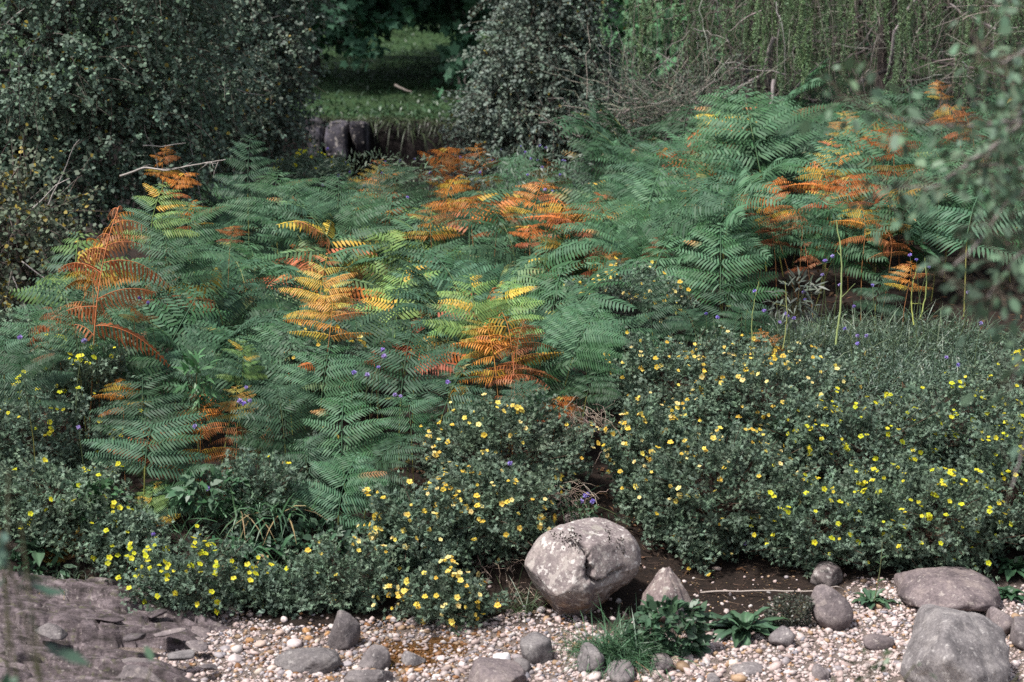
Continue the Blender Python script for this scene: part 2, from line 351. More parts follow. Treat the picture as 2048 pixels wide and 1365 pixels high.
for _ in range(30):
    mid = (lo + hi) / 2; ins = inside(V * mid[:, None]); lo = np.where(ins, mid, lo); hi = np.where(ins, hi, mid)
rad = lo * (1 + .05 * fbm(V, 1.6, 5.5) + .016 * fbm(V, 6, 2.2, 5))
P = V * rad[:, None]
for n_, d_ in (((-.5, -.75, .42), .158), ((.55, -.8, .25), .172), ((-.75, -.3, -.55), .17), ((.1, -.7, -.7), .175), ((.2, -.2, .96), .158)):
    n_ = nrm(np.array(n_)); ov = np.maximum(P @ n_ - d_ - .006 * fbm(P, 9, 3.3), 0); P = P - ov[:, None] * n_ * .8
cr = np.array([bp_(*q) for q in ((1128, 1062), (1152, 1066), (1165, 1075), (1174, 1088), (1172, 1105), (1177, 1118), (1172, 1130), (1188, 1141), (1203, 1142), (1222, 1134), (1246, 1130))])
q = P[:, [0, 2]] + .006 * np.stack([fbm(V, 11, 9.1), fbm(V, 11, 4.7)], 1)
dist = np.full(len(P), 9.)
for a_, b_ in zip(cr[:-1], cr[1:]):
    t = np.clip(((q - a_) @ (b_ - a_)) / ((b_ - a_) @ (b_ - a_)), 0, 1); dist = np.minimum(dist, np.linalg.norm(q - a_ - t[:, None] * (b_ - a_), axis=1))
wdt = .009 * (1 + .5 * np.sin(P[:, 2] * 60))
front = smooth(.02, -.06, P[:, 1])
g_ = np.exp(-(dist / wdt) ** 2) * front * smooth(bp_(0, 1062)[1], bp_(0, 1085)[1], P[:, 2])
P = P - nrm(P) * (g_ * .06)[:, None]
ledge = smooth(0, .012, -(P[:, 2] - np.interp(P[:, 0], cr[6:, 0], cr[6:, 1]))) * smooth(cr[6, 0], cr[6, 0] + .05, P[:, 0]) * front
P = P - nrm(P) * (ledge * .03)[:, None]
boulder_c = at(1155, 1130, BY)
mb = MB(); mb.add(P, F, (.3, .25, .25)); o = mb.build('cracked_boulder', M_ROCK, None, True); o.location = boulder_c
tag(o, 'large rounded lichen spotted boulder split by a dark crack', 'boulder')
mb = MB()   # dark moss tufts on the crown; in the crack they also paint its shade
mo = np.where((dist < .0042) & (P[:, 1] < .0) & (rng.uniform(size=len(P)) < .8))[0]
for spots, rr in ((((1118, 1056), (1106, 1060), (1144, 1057), (1150, 1072), (1132, 1070), (1238, 1082), (1215, 1062), (1150, 1065)), .012),):
    for s_ in spots:
        dd = np.linalg.norm(P[:, [0, 2]] - bp_(*s_), axis=1) + (P[:, 1] > .06) * 9; mo = np.concatenate([mo, rng.choice(np.argsort(dd)[:60], 34)])
pm = P[mo]; k = len(pm)
mb.polys(leaf_polys(pm - nrm(pm) * .004, nrm(pm) + .7 * unit(k), unit(k), .011, .008, 'kite'), jit((.02, .017, .012), k, .5))
mb.build('moss', M_LEAF, o)

ROCKS = [  # name, label, box px, y, mat, seed, depth, tilt, cuts, rough
    ('pointed_stone', 'pale pointed stone with white lichen right of the cracked boulder', (1278, 1132, 1396, 1250), 6.85, M_ROCK, 3, .14, 0, 7, .1),
    ('leaning_stone', 'smooth grey stone leaning beside the plantain with the flower stalk', (1612, 1168, 1706, 1262), 6.65, M_GREY, 8, .1, -.35, 4, .06),
    ('flat_topped_boulder', 'broad flat topped grey boulder at the edge of the gravel', (1792, 1143, 2000, 1235), 6.75, M_GREY, 21, .26, .05, 5, .07),
    ('striped_boulder', 'biggest smooth grey boulder in front of the flat topped one', (1796, 1222, 2026, 1420), 6.28, M_GREY, 33, .30, .12, 5, .08),
    ('soil_stone', 'rounded tan stone half buried in the brown soil', (1618, 1124, 1690, 1180), 7.35, M_ROCK, 41, .09, 0, 3, .07),
    ('wedge_stone', 'blocky grey wedge of stone standing against the dark bank', (648, 1222, 722, 1302), 6.62, M_GREY, 52, .08, .2, 9, .06),
    ('long_stone', 'long low grey stone lying in the pale pebbles', (545, 1296, 684, 1346), 6.22, M_GREY, 64, .09, -.04, 3, .06),
    ('bluish_stone', 'bluish white stone beside the amber pool', (716, 1290, 782, 1342), 6.25, M_GREY, 72, .07, .1, 5, .06),
    ('thin_stone', 'thin flat pale stone in the amber pool', (682, 1334, 800, 1376), 6.05, M_GREY, 78, .06, -.06, 4, .06),
    ('notched_stone', 'small notched grey stone at the back of the pool', (796, 1300, 852, 1334), 6.3, M_GREY, 83, .05, .1, 8, .08),
    ('oval_stone', 'rounded grey stone standing among pebbles below the cracked boulder', (1040, 1268, 1106, 1330), 6.45, M_GREY, 95, .08, -.2, 4, .06),
    ('white_stone', 'small white rounded stone leaning on the rounded grey one', (982, 1304, 1022, 1342), 6.3, M_PEB, 101, .05, .1, 4, .06),
    ('broad_stone', 'broad pinkish grey stone at the bottom edge below the white one', (925, 1328, 1056, 1420), 6.0, M_GREY, 110, .15, 0, 5, .08),
    ('grey_cobble', 'bluish grey cobble touching the broad pinkish stone', (1022, 1316, 1062, 1350), 6.18, M_GREY, 117, .05, .2, 5, .06),
    ('tuft_stone', 'dark grey stone tucked under the grass tuft', (1150, 1288, 1212, 1348), 6.4, M_GREY, 121, .08, -.1, 5, .06),
    ('round_stone', 'rounded purple grey stone at the foot of the grass tuft', (1212, 1324, 1272, 1370), 6.22, M_GREY, 131, .08, .1, 4, .06),
    ('buried_stone', 'brown stone in shadow under the herb clump', (1296, 1308, 1348, 1348), 6.45, M_GREY, 138, .07, 0, 5, .07),
    ('shelf_stone', 'squarish pinkish stone under the low cushion plant', (1535, 1250, 1592, 1296), 6.5, M_GREY, 149, .07, .15, 8, .05),
    ('half_buried_stone', 'brown grey stone half sunk in the pink gravel', (1724, 1268, 1790, 1302), 6.4, M_GREY, 152, .06, 0, 4, .07),
    ('shadow_stone', 'dark stone wedged behind the biggest smooth boulder', (1970, 1214, 2026, 1270), 6.62, M_GREY, 161, .1, .4, 6, .08),
    ('edge_stone', 'dark rounded stone at the very right edge', (2018, 1240, 2080, 1300), 6.5, M_GREY, 170, .1, .1, 4, .08),
    ('flat_stone', 'flat brownish stone flush with the pink gravel', (1462, 1326, 1530, 1352), 6.15, M_GREY, 181, .06, 0, 4, .06),
    ('blue_stone', 'blue grey stone at the lower edge of the pink gravel', (1412, 1346, 1442, 1380), 6.05, M_GREY, 190, .05, 0, 4, .06),
    ('brown_stone', 'brown grey stone poking up through the gravel by the blurred herb', (1622, 1328, 1660, 1362), 6.1, M_GREY, 197, .05, .1, 5, .06),
    ('pink_stone', 'tan pink stone beside the buried brown one', (1338, 1312, 1364, 1336), 6.42, M_PEB, 207, .04, .1, 4, .06),
]
for (nm, lb, box, y, mt, sd_, dp, tl, cu, rg) in ROCKS:
    rock(nm, lb, 'stone' if 'boulder' not in nm else 'boulder', box, y, mt, sd_, dp, tl, cu, rg, 5 if (box[2] - box[0]) > 100 else 4, colr=(.62, .58, .58) if nm == 'white_stone' else (.5, .36, .3))
rock('ledge_stone', 'mossy stone top showing behind the cracked boulder', 'stone', (1126, 1024, 1190, 1070), 7.25, M_ROCK, 222, .1, 0, 6, .1)
0 and rock('backing_stone', 'rusty stone in shadow at the left of the cracked boulder', 'stone', (1008, 1130, 1072, 1235), 7.05, M_ROCK, 228, .1, .1, 6, .1)

# bedrock at the lower left: stepped, layered slabs
def outcrop(name, label, x0, x1, y0, y1, zf, seed):
    nx, ny = 320, 240
    gx, gy = np.meshgrid(np.linspace(x0, x1, nx), np.linspace(y0, y1, ny))
    pts = np.stack([gx.ravel(), gy.ravel(), np.zeros(gx.size)], 1)
    n1 = fbm(pts, 1.1, seed, 3).reshape(gx.shape); n2 = fbm(pts * (1, 2.0, 1), 3.2, seed + 5, 5).reshape(gx.shape); n3 = fbm(pts, 17, seed + 2, 4).reshape(gx.shape)
    z = zf(gx, gy) + .05 * n1 + .02 * n2
    for wl, amp, sk in ((.34, .05, .35), (.13, .026, .22)):      # shingled layers, each cut into blocks
        q = (gy - sk * gx * -1 + .16 * n1 + .06 * n2) / wl; li = np.floor(q); fr = q - li
        hsh = lambda a, b_: np.modf(np.abs(np.sin(a * 127.1 + b_ * 311.7) * 43758.5))[0]
        t_ = (gx + .1 * n2) / (wl * 1.9) + hsh(li, 0 * li) * 3; bi = np.floor(t_)
        z = z + amp * (fr * -1 + .5) * (.5 + hsh(li, bi)) + amp * .8 * (hsh(li + 7, bi) - .5)
        seam = np.minimum(np.minimum(fr, 1 - fr) * wl, np.minimum(t_ - bi, 1 - t_ + bi) * wl * 1.9); z = z - amp * .5 * np.exp(-(seam / .008) ** 2)
    z = z + .008 * n3
    e = np.minimum(np.minimum(gx - x0, x1 - gx), np.minimum(gy - y0, y1 - gy)); z = z - .25 * (1 - smooth(0, .12, e))
    mb = MB(); idx = np.arange(nx * ny).reshape(ny, nx); cx, cyy = (x0 + x1) / 2, (y0 + y1) / 2
    mb.add(np.stack([gx - cx, gy - cyy, z], -1), np.stack([idx[:-1, :-1], idx[:-1, 1:], idx[1:, 1:], idx[1:, :-1]], -1).reshape(-1, 4), (.2, .2, .2))
    o = mb.build(name, M_SLAB, None, True); o.location = (cx, cyy, 0); return tag(o, label, 'rock')
outcrop('bedrock', 'layered purple grey bedrock shelf at the lower left stream edge', -3.3, -.97, 5.2, 6.98,
        lambda x, y: -.05 + .095 * smooth(-1.03, -1.35, x) + .045 * smooth(-1.5, -2.3, x) + .06 * (y - 6.2) * smooth(-1.2, -1.7, x) - .12 * smooth(5.5, 5.2, y) + .05 * smooth(6.3, 5.7, y) - .12 * smooth(6.55, 6.95, y) * smooth(-1.5, -1.1, x), 3.3)
rock('bluish_rock', 'bluish grey slab at the bottom edge of the bedrock', 'rock', (205, 1322, 345, 1395), 5.95, M_GREY, 301, .12, .06, 8, .05)
rock('bank_stone', 'brown stone at the back of the bedrock under the shrub', 'rock', (195, 1222, 262, 1252), 6.8, M_GREY, 318, .1, 0, 6, .08)
rock('rim_stone', 'low rounded stone where bedrock meets the bank', 'rock', (372, 1254, 424, 1284), 6.6, M_GREY, 325, .12, .05, 5, .08)

SHARD = [(232, 1262, 34), (352, 1290, 34), (402, 1300, 24), (285, 1305, 26), (372, 1330, 28), (425, 1338, 22), (330, 1252, 24), (120, 1290, 34)]
for k, (px, py, hw_) in enumerate(SHARD):
    p = on_ground(px, py); r = hw_ * m_per_px(p[1] * 1.02); V, F = rock_verts(700 + k, 3, 8, .1, (.45, .8), .7); V = V * np.array([r, r * rng.uniform(.5, .9), r * rng.uniform(.22, .36)])
    zb = -.05 + .095 * float(smooth(-1.03, -1.35, p[0])) + .045 * float(smooth(-1.5, -2.3, p[0])) + .05 * float(smooth(6.3, 5.7, p[1]))
    mb = MB(); mb.add(V, F, (.3, .26, .26)); o = mb.build('rock_shard', M_GREY if k % 3 else M_SLAB, None, False); o.location = (p[0], p[1] - .1, max(zb + .05, .04)); o.rotation_euler = (rng.normal() * .12 - .1, rng.normal() * .15, rng.uniform(-.6, .6))
    tag(o, f'flat rock shard lying on the bedrock, {max(0, round(px / 20.48))} percent across and {round(py / 13.65)} percent down the photo', 'rock', 'rock shards on the bedrock')

# pebbles: the gravel is one mass, the larger cobbles are things
def pebble_colours(n, x, y, r):
    pal = np.array([(.60, .47, .44), (.68, .57, .54), (.52, .40, .37), (.40, .35, .36), (.48, .32, .20), (.36, .17, .07), (.30, .28, .31), (.70, .63, .60)])
    pr = np.array([.32, .24, .16, .06, .06, .02, .04, .10]); pw = np.array([.1, .1, .16, .12, .22, .18, .06, .06])
    wet = np.exp(-((x + .45) / .55) ** 2 - ((y - 6.4) / .45) ** 2)
    u = rng.uniform(size=n); c = np.where((rng.uniform(size=n) < wet)[:, None], pal[rng.choice(8, n, p=pw)] * .7, pal[rng.choice(8, n, p=pr)])
    return .7 * c * (1 + .15 * rng.uniform(-1, 1, (n, 1)))
def pebbles(mb, x, y, r, c, sub):
    n = len(x); V, F = ICO[sub]
    s = r[:, None] * rng.uniform(.6, 1.25, (n, 3)) * np.array([1, 1, .7]); a = rng.uniform(0, 6.283, n); tl = rng.normal(size=(n, 2)) * .35
    D = V[None] * (1 + .16 * rng.normal(size=(n, len(V), 1)).clip(-1.2, 1.2) * (.9 if sub == 1 else .25)) * s[:, None]
    D[..., 2] += D[..., 0] * tl[:, 0:1] * .6 + D[..., 1] * tl[:, 1:2] * .6
    X = D[..., 0] * np.cos(a)[:, None] - D[..., 1] * np.sin(a)[:, None]; Y = D[..., 0] * np.sin(a)[:, None] + D[..., 1] * np.cos(a)[:, None]
    z = ground_z(x, y) + r * .25
    P = np.stack([X + x[:, None], Y + y[:, None], D[..., 2] + z[:, None]], -1)
    idx = F[None] + (np.arange(n) * len(V))[:, None, None]
    mb.add(P, idx.reshape(-1, 3), np.repeat(c, len(V), axis=0))
def scatter(n, x0, x1, y0, y1):
    return rng.uniform(x0, x1, n), rng.uniform(y0, y1, n)
mb = MB()
for n, reg, rr in ((21000, (-1.35, 2.4, 5.7, 7.08), (.0072, .36)), (1300, (-1.35, 2.4, 5.75, 6.95), (.0135, .32)), (1800, (-3.5, 3.5, 4.6, 5.75), (.02, .35)), (700, (2.3, 3.6, 5.6, 7.0), (.017, .35))):
    x, y = scatter(n, *reg); r = rr[0] * np.exp(rr[1] * rng.normal(size=n)).clip(.5, 2.2)
    k = (y < np.interp(x, XG, YG) + .10 * (x < .3) + .04 * np.sin(x * 9)) | (rng.uniform(size=n) < .06); x, y, r = x[k], y[k], r[k]
    pebbles(mb, x, y, r, pebble_colours(len(x), x, y, r), 1)
tag(mb.build('gravel', M_PEB, None, True), 'pale pink and tan pebbles covering the stream bed', 'gravel', kind='stuff')

USED = set()
def place_words(p, px=None):
    x, y = to_px(p) if px is None else px
    return f'{max(0, min(100, round(x / 20.48)))} percent across and {max(0, min(100, round(y / 13.65)))} percent down the photo'
def unique(head, p, px=None):
    l = f'{head}, {place_words(p, px)}'
    x, y = to_px(p) if px is None else px
    while l in USED:
        x += 20.48 * rng.choice([-1, 1]); l = f'{head}, {place_words(p, (x, y))}'
    USED.add(l); return l

# cobbles one can tell apart in the gravel
COB = [(520, 1290, 16), (470, 1322, 22), (500, 1282, 12), (452, 1300, 15), (438, 1312, 14), (568, 1240, 12), (612, 1262, 11), (560, 1268, 13), (590, 1290, 20), (618, 1278, 12), (635, 1284, 11), (655, 1268, 10),
       (480, 1316, 10), (694, 1330, 14), (712, 1336, 12), (744, 1348, 10), (776, 1330, 10), (816, 1342, 12), (838, 1340, 11), (882, 1318, 12), (896, 1336, 12), (870, 1352, 9), (900, 1312, 8), (925, 1330, 11), (952, 1330, 10),
       (955, 1318, 9), (1000, 1300, 7), (545, 1338, 16), (580, 1350, 14), (520, 1345, 14), (640, 1350, 12), (660, 1358, 12), (1136, 1300, 11), (1145, 1322, 10), (1110, 1320, 9), (1168, 1350, 12), (1385, 1336, 12), (1466, 1330, 18), (1412, 1322, 12),
       (1518, 1338, 10), (1600, 1316, 10), (1695, 1316, 10), (1790, 1250, 13), (1610, 1302, 8), (1550, 1320, 10), (1500, 1300, 9), (1640, 1290, 8), (1705, 1290, 8), (1745, 1320, 10), (2030, 1330, 14), (2010, 1352, 13), (1360, 1352, 12), (1290, 1356, 10), (1310, 1340, 9),
       (700, 1250, 7), (738, 1265, 8), (800, 1250, 7), (845, 1262, 8), (780, 1236, 12), (1433, 1138, 12), (1465, 1160, 6), (1405, 1330, 8), (1575, 1345, 11), (1480, 1352, 12)]
CN = [((.52, .44, .43), 'pale pinkish'), ((.5, .42, .36), 'cream'), ((.3, .27, .28), 'grey'), ((.36, .2, .09), 'amber brown'), ((.42, .32, .27), 'tan pink')]
COB = [q for k, q in enumerate(COB) if q[2] >= 10 or k % 2]
for k, (px, py, hw) in enumerate(COB):
    hw *= .85
    p = on_ground(px, py + 3); r = hw * m_per_px(p[1] * 1.02); wet = 480 < px < 960
    ci = rng.choice(5, p=[.2, .2, .1, .35, .15] if wet else [.35, .25, .2, .05, .15]); c, word = CN[ci]
    V, F = rock_verts(900 + k, 3, 4, .12); V = V * np.array([r, r * rng.uniform(.7, 1), r * rng.uniform(.5, .75)]); a = rng.uniform(0, 6.28)
    mb = MB(); mb.add(V, F, np.array(c) * rng.uniform(.85, 1.1)); o = mb.build('cobble', M_PEB, None, True)
    o.location = (p[0], p[1], p[2] + r * .3); o.rotation_euler = (rng.normal() * .15, rng.normal() * .2, a)
    tag(o, unique(f'{word} cobble', None, (px, py)), 'cobble', 'cobbles lying in the gravel')

# ------------------------------------------------------------------ bracken
GREEN = (.046, .102, .054); DEEP = (.026, .072, .029); YGREEN = (.12, .19, .05); YELLOW = (.38, .25, .035); ORANGE = (.4, .145, .026); RUST = (.33, .112, .042); TAN = (.37, .18, .09)
def make_fern(seed, pal, bend=.9, curl=0., npair=11, Lmax=.42, drop=.2, alt=None, p_alt=0., spacing=.0235, ragged=.06):
    """one bracken frond, about a metre tall: stipe to .42, then a bending blade of paired pinnae with comb-like pinnules"""
    r = np.random.default_rng(seed); n = 60
    t = np.linspace(0, 1, n); th = bend * smooth(.25, 1.0, t) + .08
    ds = 1.08 / (n - 1); Pt = np.zeros((n, 3))
    side_w = .10 * np.sin(t * 3 + r.uniform(0, 6)) * r.uniform(.2, 1)
    d = np.stack([side_w, np.sin(th), np.cos(th)], 1); Pt[1:] = np.cumsum(d[:-1] * ds, 0); T = nrm(d)
    blade, stem = MB(), MB()
    low = np.array([[0, -.02, -.75]]); sp = np.concatenate([low, Pt[::4]]); rad = np.concatenate([[.006], np.interp(t[::4], [0, .45, 1], [.0048, .0036, .0008])])
    stem.tubes(sp[None], rad[None], (.2, .2, .05) if curl < .3 else (.3, .14, .05), 5)
    blade.tubes(Pt[None, 24::4] + np.array([0, -.002, 0]), .003, np.array(pal[0]) * 1.3, 3)
    for k in range(npair):
        u = k / (npair - 1); s = .40 + .58 * (1 - (1 - u) ** 1.35)
        for sgn in (-1, 1):
            sj = min(.995, s + r.uniform(-.015, .015) * (1 + 2 * min(1, curl * 2))); i = sj * (n - 1); i0 = int(i); f = i - i0
            o = Pt[i0] * (1 - f) + Pt[min(i0 + 1, n - 1)] * f; tt = T[i0]
            L = Lmax * ((1 - u) ** .8 * (.86 if k == 0 else 1) + .04) * r.uniform(.85, 1.12)
            if r.uniform() < ragged: L *= r.uniform(.3, .8)
            S = nrm(np.cross(tt, (0, 0, 1.)) if abs(tt[2]) < .97 else np.array([1., 0, 0])) * sgn
            if S[0] * sgn < 0: S = -S
            nf = nrm(np.cross(np.array([1., 0, 0]), tt)); nf = nf if nf[2] > 0 else -nf
            N = nrm(.62 * nf + .58 * np.array([0, -.12, 1.]) + (.16 + .2 * min(1, curl)) * r.normal(size=3))
            fw = nrm(tt - N * (tt @ N)); a = .12 + .42 * u + r.uniform(-.06, .16)
            D = nrm(S * math.cos(a) + fw * math.sin(a)); D = nrm(D - N * (D @ N) * .8)
            m = max(4, int(L / spacing)); sv = (np.arange(m) + .6) / m
            dr = drop * r.uniform(.2, 1.3) * .8 + curl * .35
            ax = o + D * (sv * L)[:, None] + N * (.055 * L * np.sin(sv * 2.6))[:, None] + np.array([0, 0, -1.]) * (dr * L * sv ** 2)[:, None] + fw * (.1 * L * sv ** 2)[:, None]
            full = np.concatenate([o[None], ax]); blade.tubes(full[None], np.linspace(.0022, .0005, m + 1)[None], np.array(pal[0]) * 1.25, 3)
            AD = nrm(np.gradient(full, axis=0))[1:]
            Nn = nrm(N - AD * (AD @ N)[:, None])
            base = .27 * L * (1 - sv) ** .62 + .014; base = np.minimum(base, .1) * (1 + .1 * r.normal(size=m).clip(-1.5, 1.5))
            cc = np.array(pal[r.integers(len(pal))], float)
            if alt is not None and r.uniform() < p_alt: cc = np.array(alt[r.integers(len(alt))], float)
            g0_ = r.uniform(.2, 1.1); gk = r.uniform(.3, 1) if r.uniform() < (.05 + .25 * p_alt) else 0.; gcol = np.array([(.3, .16, .05), (.27, .23, .05), (.2, .1, .05), (.13, .17, .05)][r.integers(4)])
            for q in (-1, 1):
                Sd = np.cross(Nn, AD) * q
                ang = .42 + .2 * sv
                A = Sd * np.cos(ang)[:, None] + AD * np.sin(ang)[:, None] - Nn * (.18 + curl * r.uniform(.5, 1.6, (m, 1)))
                A = A + np.array([0, 0, -1.]) * curl * .8
                LN = nrm(Nn + .22 * r.normal(size=(m, 3)) + Sd * .15)
                wd = np.minimum(spacing * .74, base * .34) * (1 - .35 * min(curl, 1))
                P = leaf_polys(ax, A, LN, base, wd, 'lance')
                if curl > .2:
                    P[:, 2] = P[:, 2] - nrm(A) * (base * .25 * curl)[:, None] - LN * (base * .45 * curl)[:, None]
                gt = (np.clip((sv - g0_) / .35, 0, 1) * gk)[:, None]; cv = (cc * (1 - gt) + gcol * gt) * (1 + .16 * r.uniform(-1, 1, (m, 1))) * (1 + .06 * r.uniform(-1, 1, (m, 3)))
                blade.polys(P, cv)
    return blade, stem
FERN = {}; FARR = {}
def variants(key, n, f):
    FERN[key] = []
    for k in range(n):
        b, s = f(k); FARR.setdefault(key, []).append((np.concatenate(b.v), b)); FERN[key].append((b.mesh('bracken_blade', M_FERN), s.mesh('bracken_stem', M_STEM)))
variants('green', 10, lambda k: make_fern(100 + k, [GREEN, GREEN, DEEP], bend=[.75, .95, 1.1, 1.25, .85, 1.05, 1.15, .6, 1.4, 1.0][k], npair=[10, 11, 9, 10, 11, 10, 9, 10, 9, 11][k], Lmax=[.50, .54, .48, .52, .46, .56, .50, .42, .50, .53][k], drop=[.12, .2, .28, .2, .1, .25, .3, .15, .2, .18][k]))
variants('flat', 3, lambda k: make_fern(130 + k, [GREEN, GREEN], bend=1.2 + .1 * k, npair=13, Lmax=.34, drop=.12))
variants('lime', 3, lambda k: make_fern(140 + k, [YGREEN, GREEN, (.1, .18, .05)], bend=.7 + .2 * k, Lmax=.48, alt=[YELLOW], p_alt=.12))
variants('turning', 4, lambda k: make_fern(150 + k, [GREEN, (.1, .16, .07)], bend=.8 + .2 * k, Lmax=.5, alt=[ORANGE, RUST, YELLOW], p_alt=.35, curl=.12))
variants('yellow', 2, lambda k: make_fern(160 + k, [YELLOW, (.4, .2, .05), (.34, .28, .06)], bend=.8 + .3 * k, Lmax=.48, npair=8, curl=.12, alt=[RUST], p_alt=.2))
variants('orange', 4, lambda k: make_fern(170 + k, [ORANGE, (.4, .18, .05), RUST, ORANGE], bend=.8 + .25 * k, Lmax=.48, curl=.35, npair=8, alt=[YELLOW], p_alt=.15, ragged=.25))
variants('rust', 4, lambda k: make_fern(180 + k, [RUST, TAN, (.33, .14, .06)], bend=.8 + .2 * k, Lmax=.48, curl=.75, npair=7, drop=.3, ragged=.35))
HEAD = {'green': 'green bracken frond', 'flat': 'green bracken frond bending level', 'lime': 'lime green bracken frond', 'turning': 'half browned green bracken frond', 'yellow': 'golden yellow bracken frond', 'orange': 'orange bracken frond', 'rust': 'curled rust brown bracken frond'}
def put_fern(key, base, s, rz, k, label=None, tip=None, zs=1.0):
    bmesh_, smesh = FERN[key][k % len(FERN[key])]
    r = empty('bracken_frond', base, rz); r.scale = (s, s, s * zs)
    if tip is not None: r.rotation_euler = (tip[0], tip[1], rz)
    for nm, me in (('blade', bmesh_), ('stem', smesh)):
        o = bpy.data.objects.new(nm, me); col.objects.link(o); o.parent = r
    cpt = np.array(base) + np.array([-math.sin(rz) * .25 * s, math.cos(rz) * .25 * s, .72 * s * zs])
    tag(r, label or unique(HEAD[key], cpt), 'fern', 'bracken fronds on the bank'); return r
def fern_at(key, px, py, y, wpx, rz, k=0, label=None, tip=None, zs=1.0):
    """a frond whose blade centres on a pixel at distance y and spans about wpx pixels"""
    s = wpx * 1.08 * m_per_px(y) / .92; p = at(px, py, y); f = (-math.sin(rz), math.cos(rz))
    USED.add(label) if label else None
    return put_fern(key, (p[0] - f[0] * .22 * s, p[1] - f[1] * .22 * s, p[2] - .70 * s * zs), s, rz, k, label or unique(HEAD[key], None, (px, py)), tip, zs)
D_ = 0.0
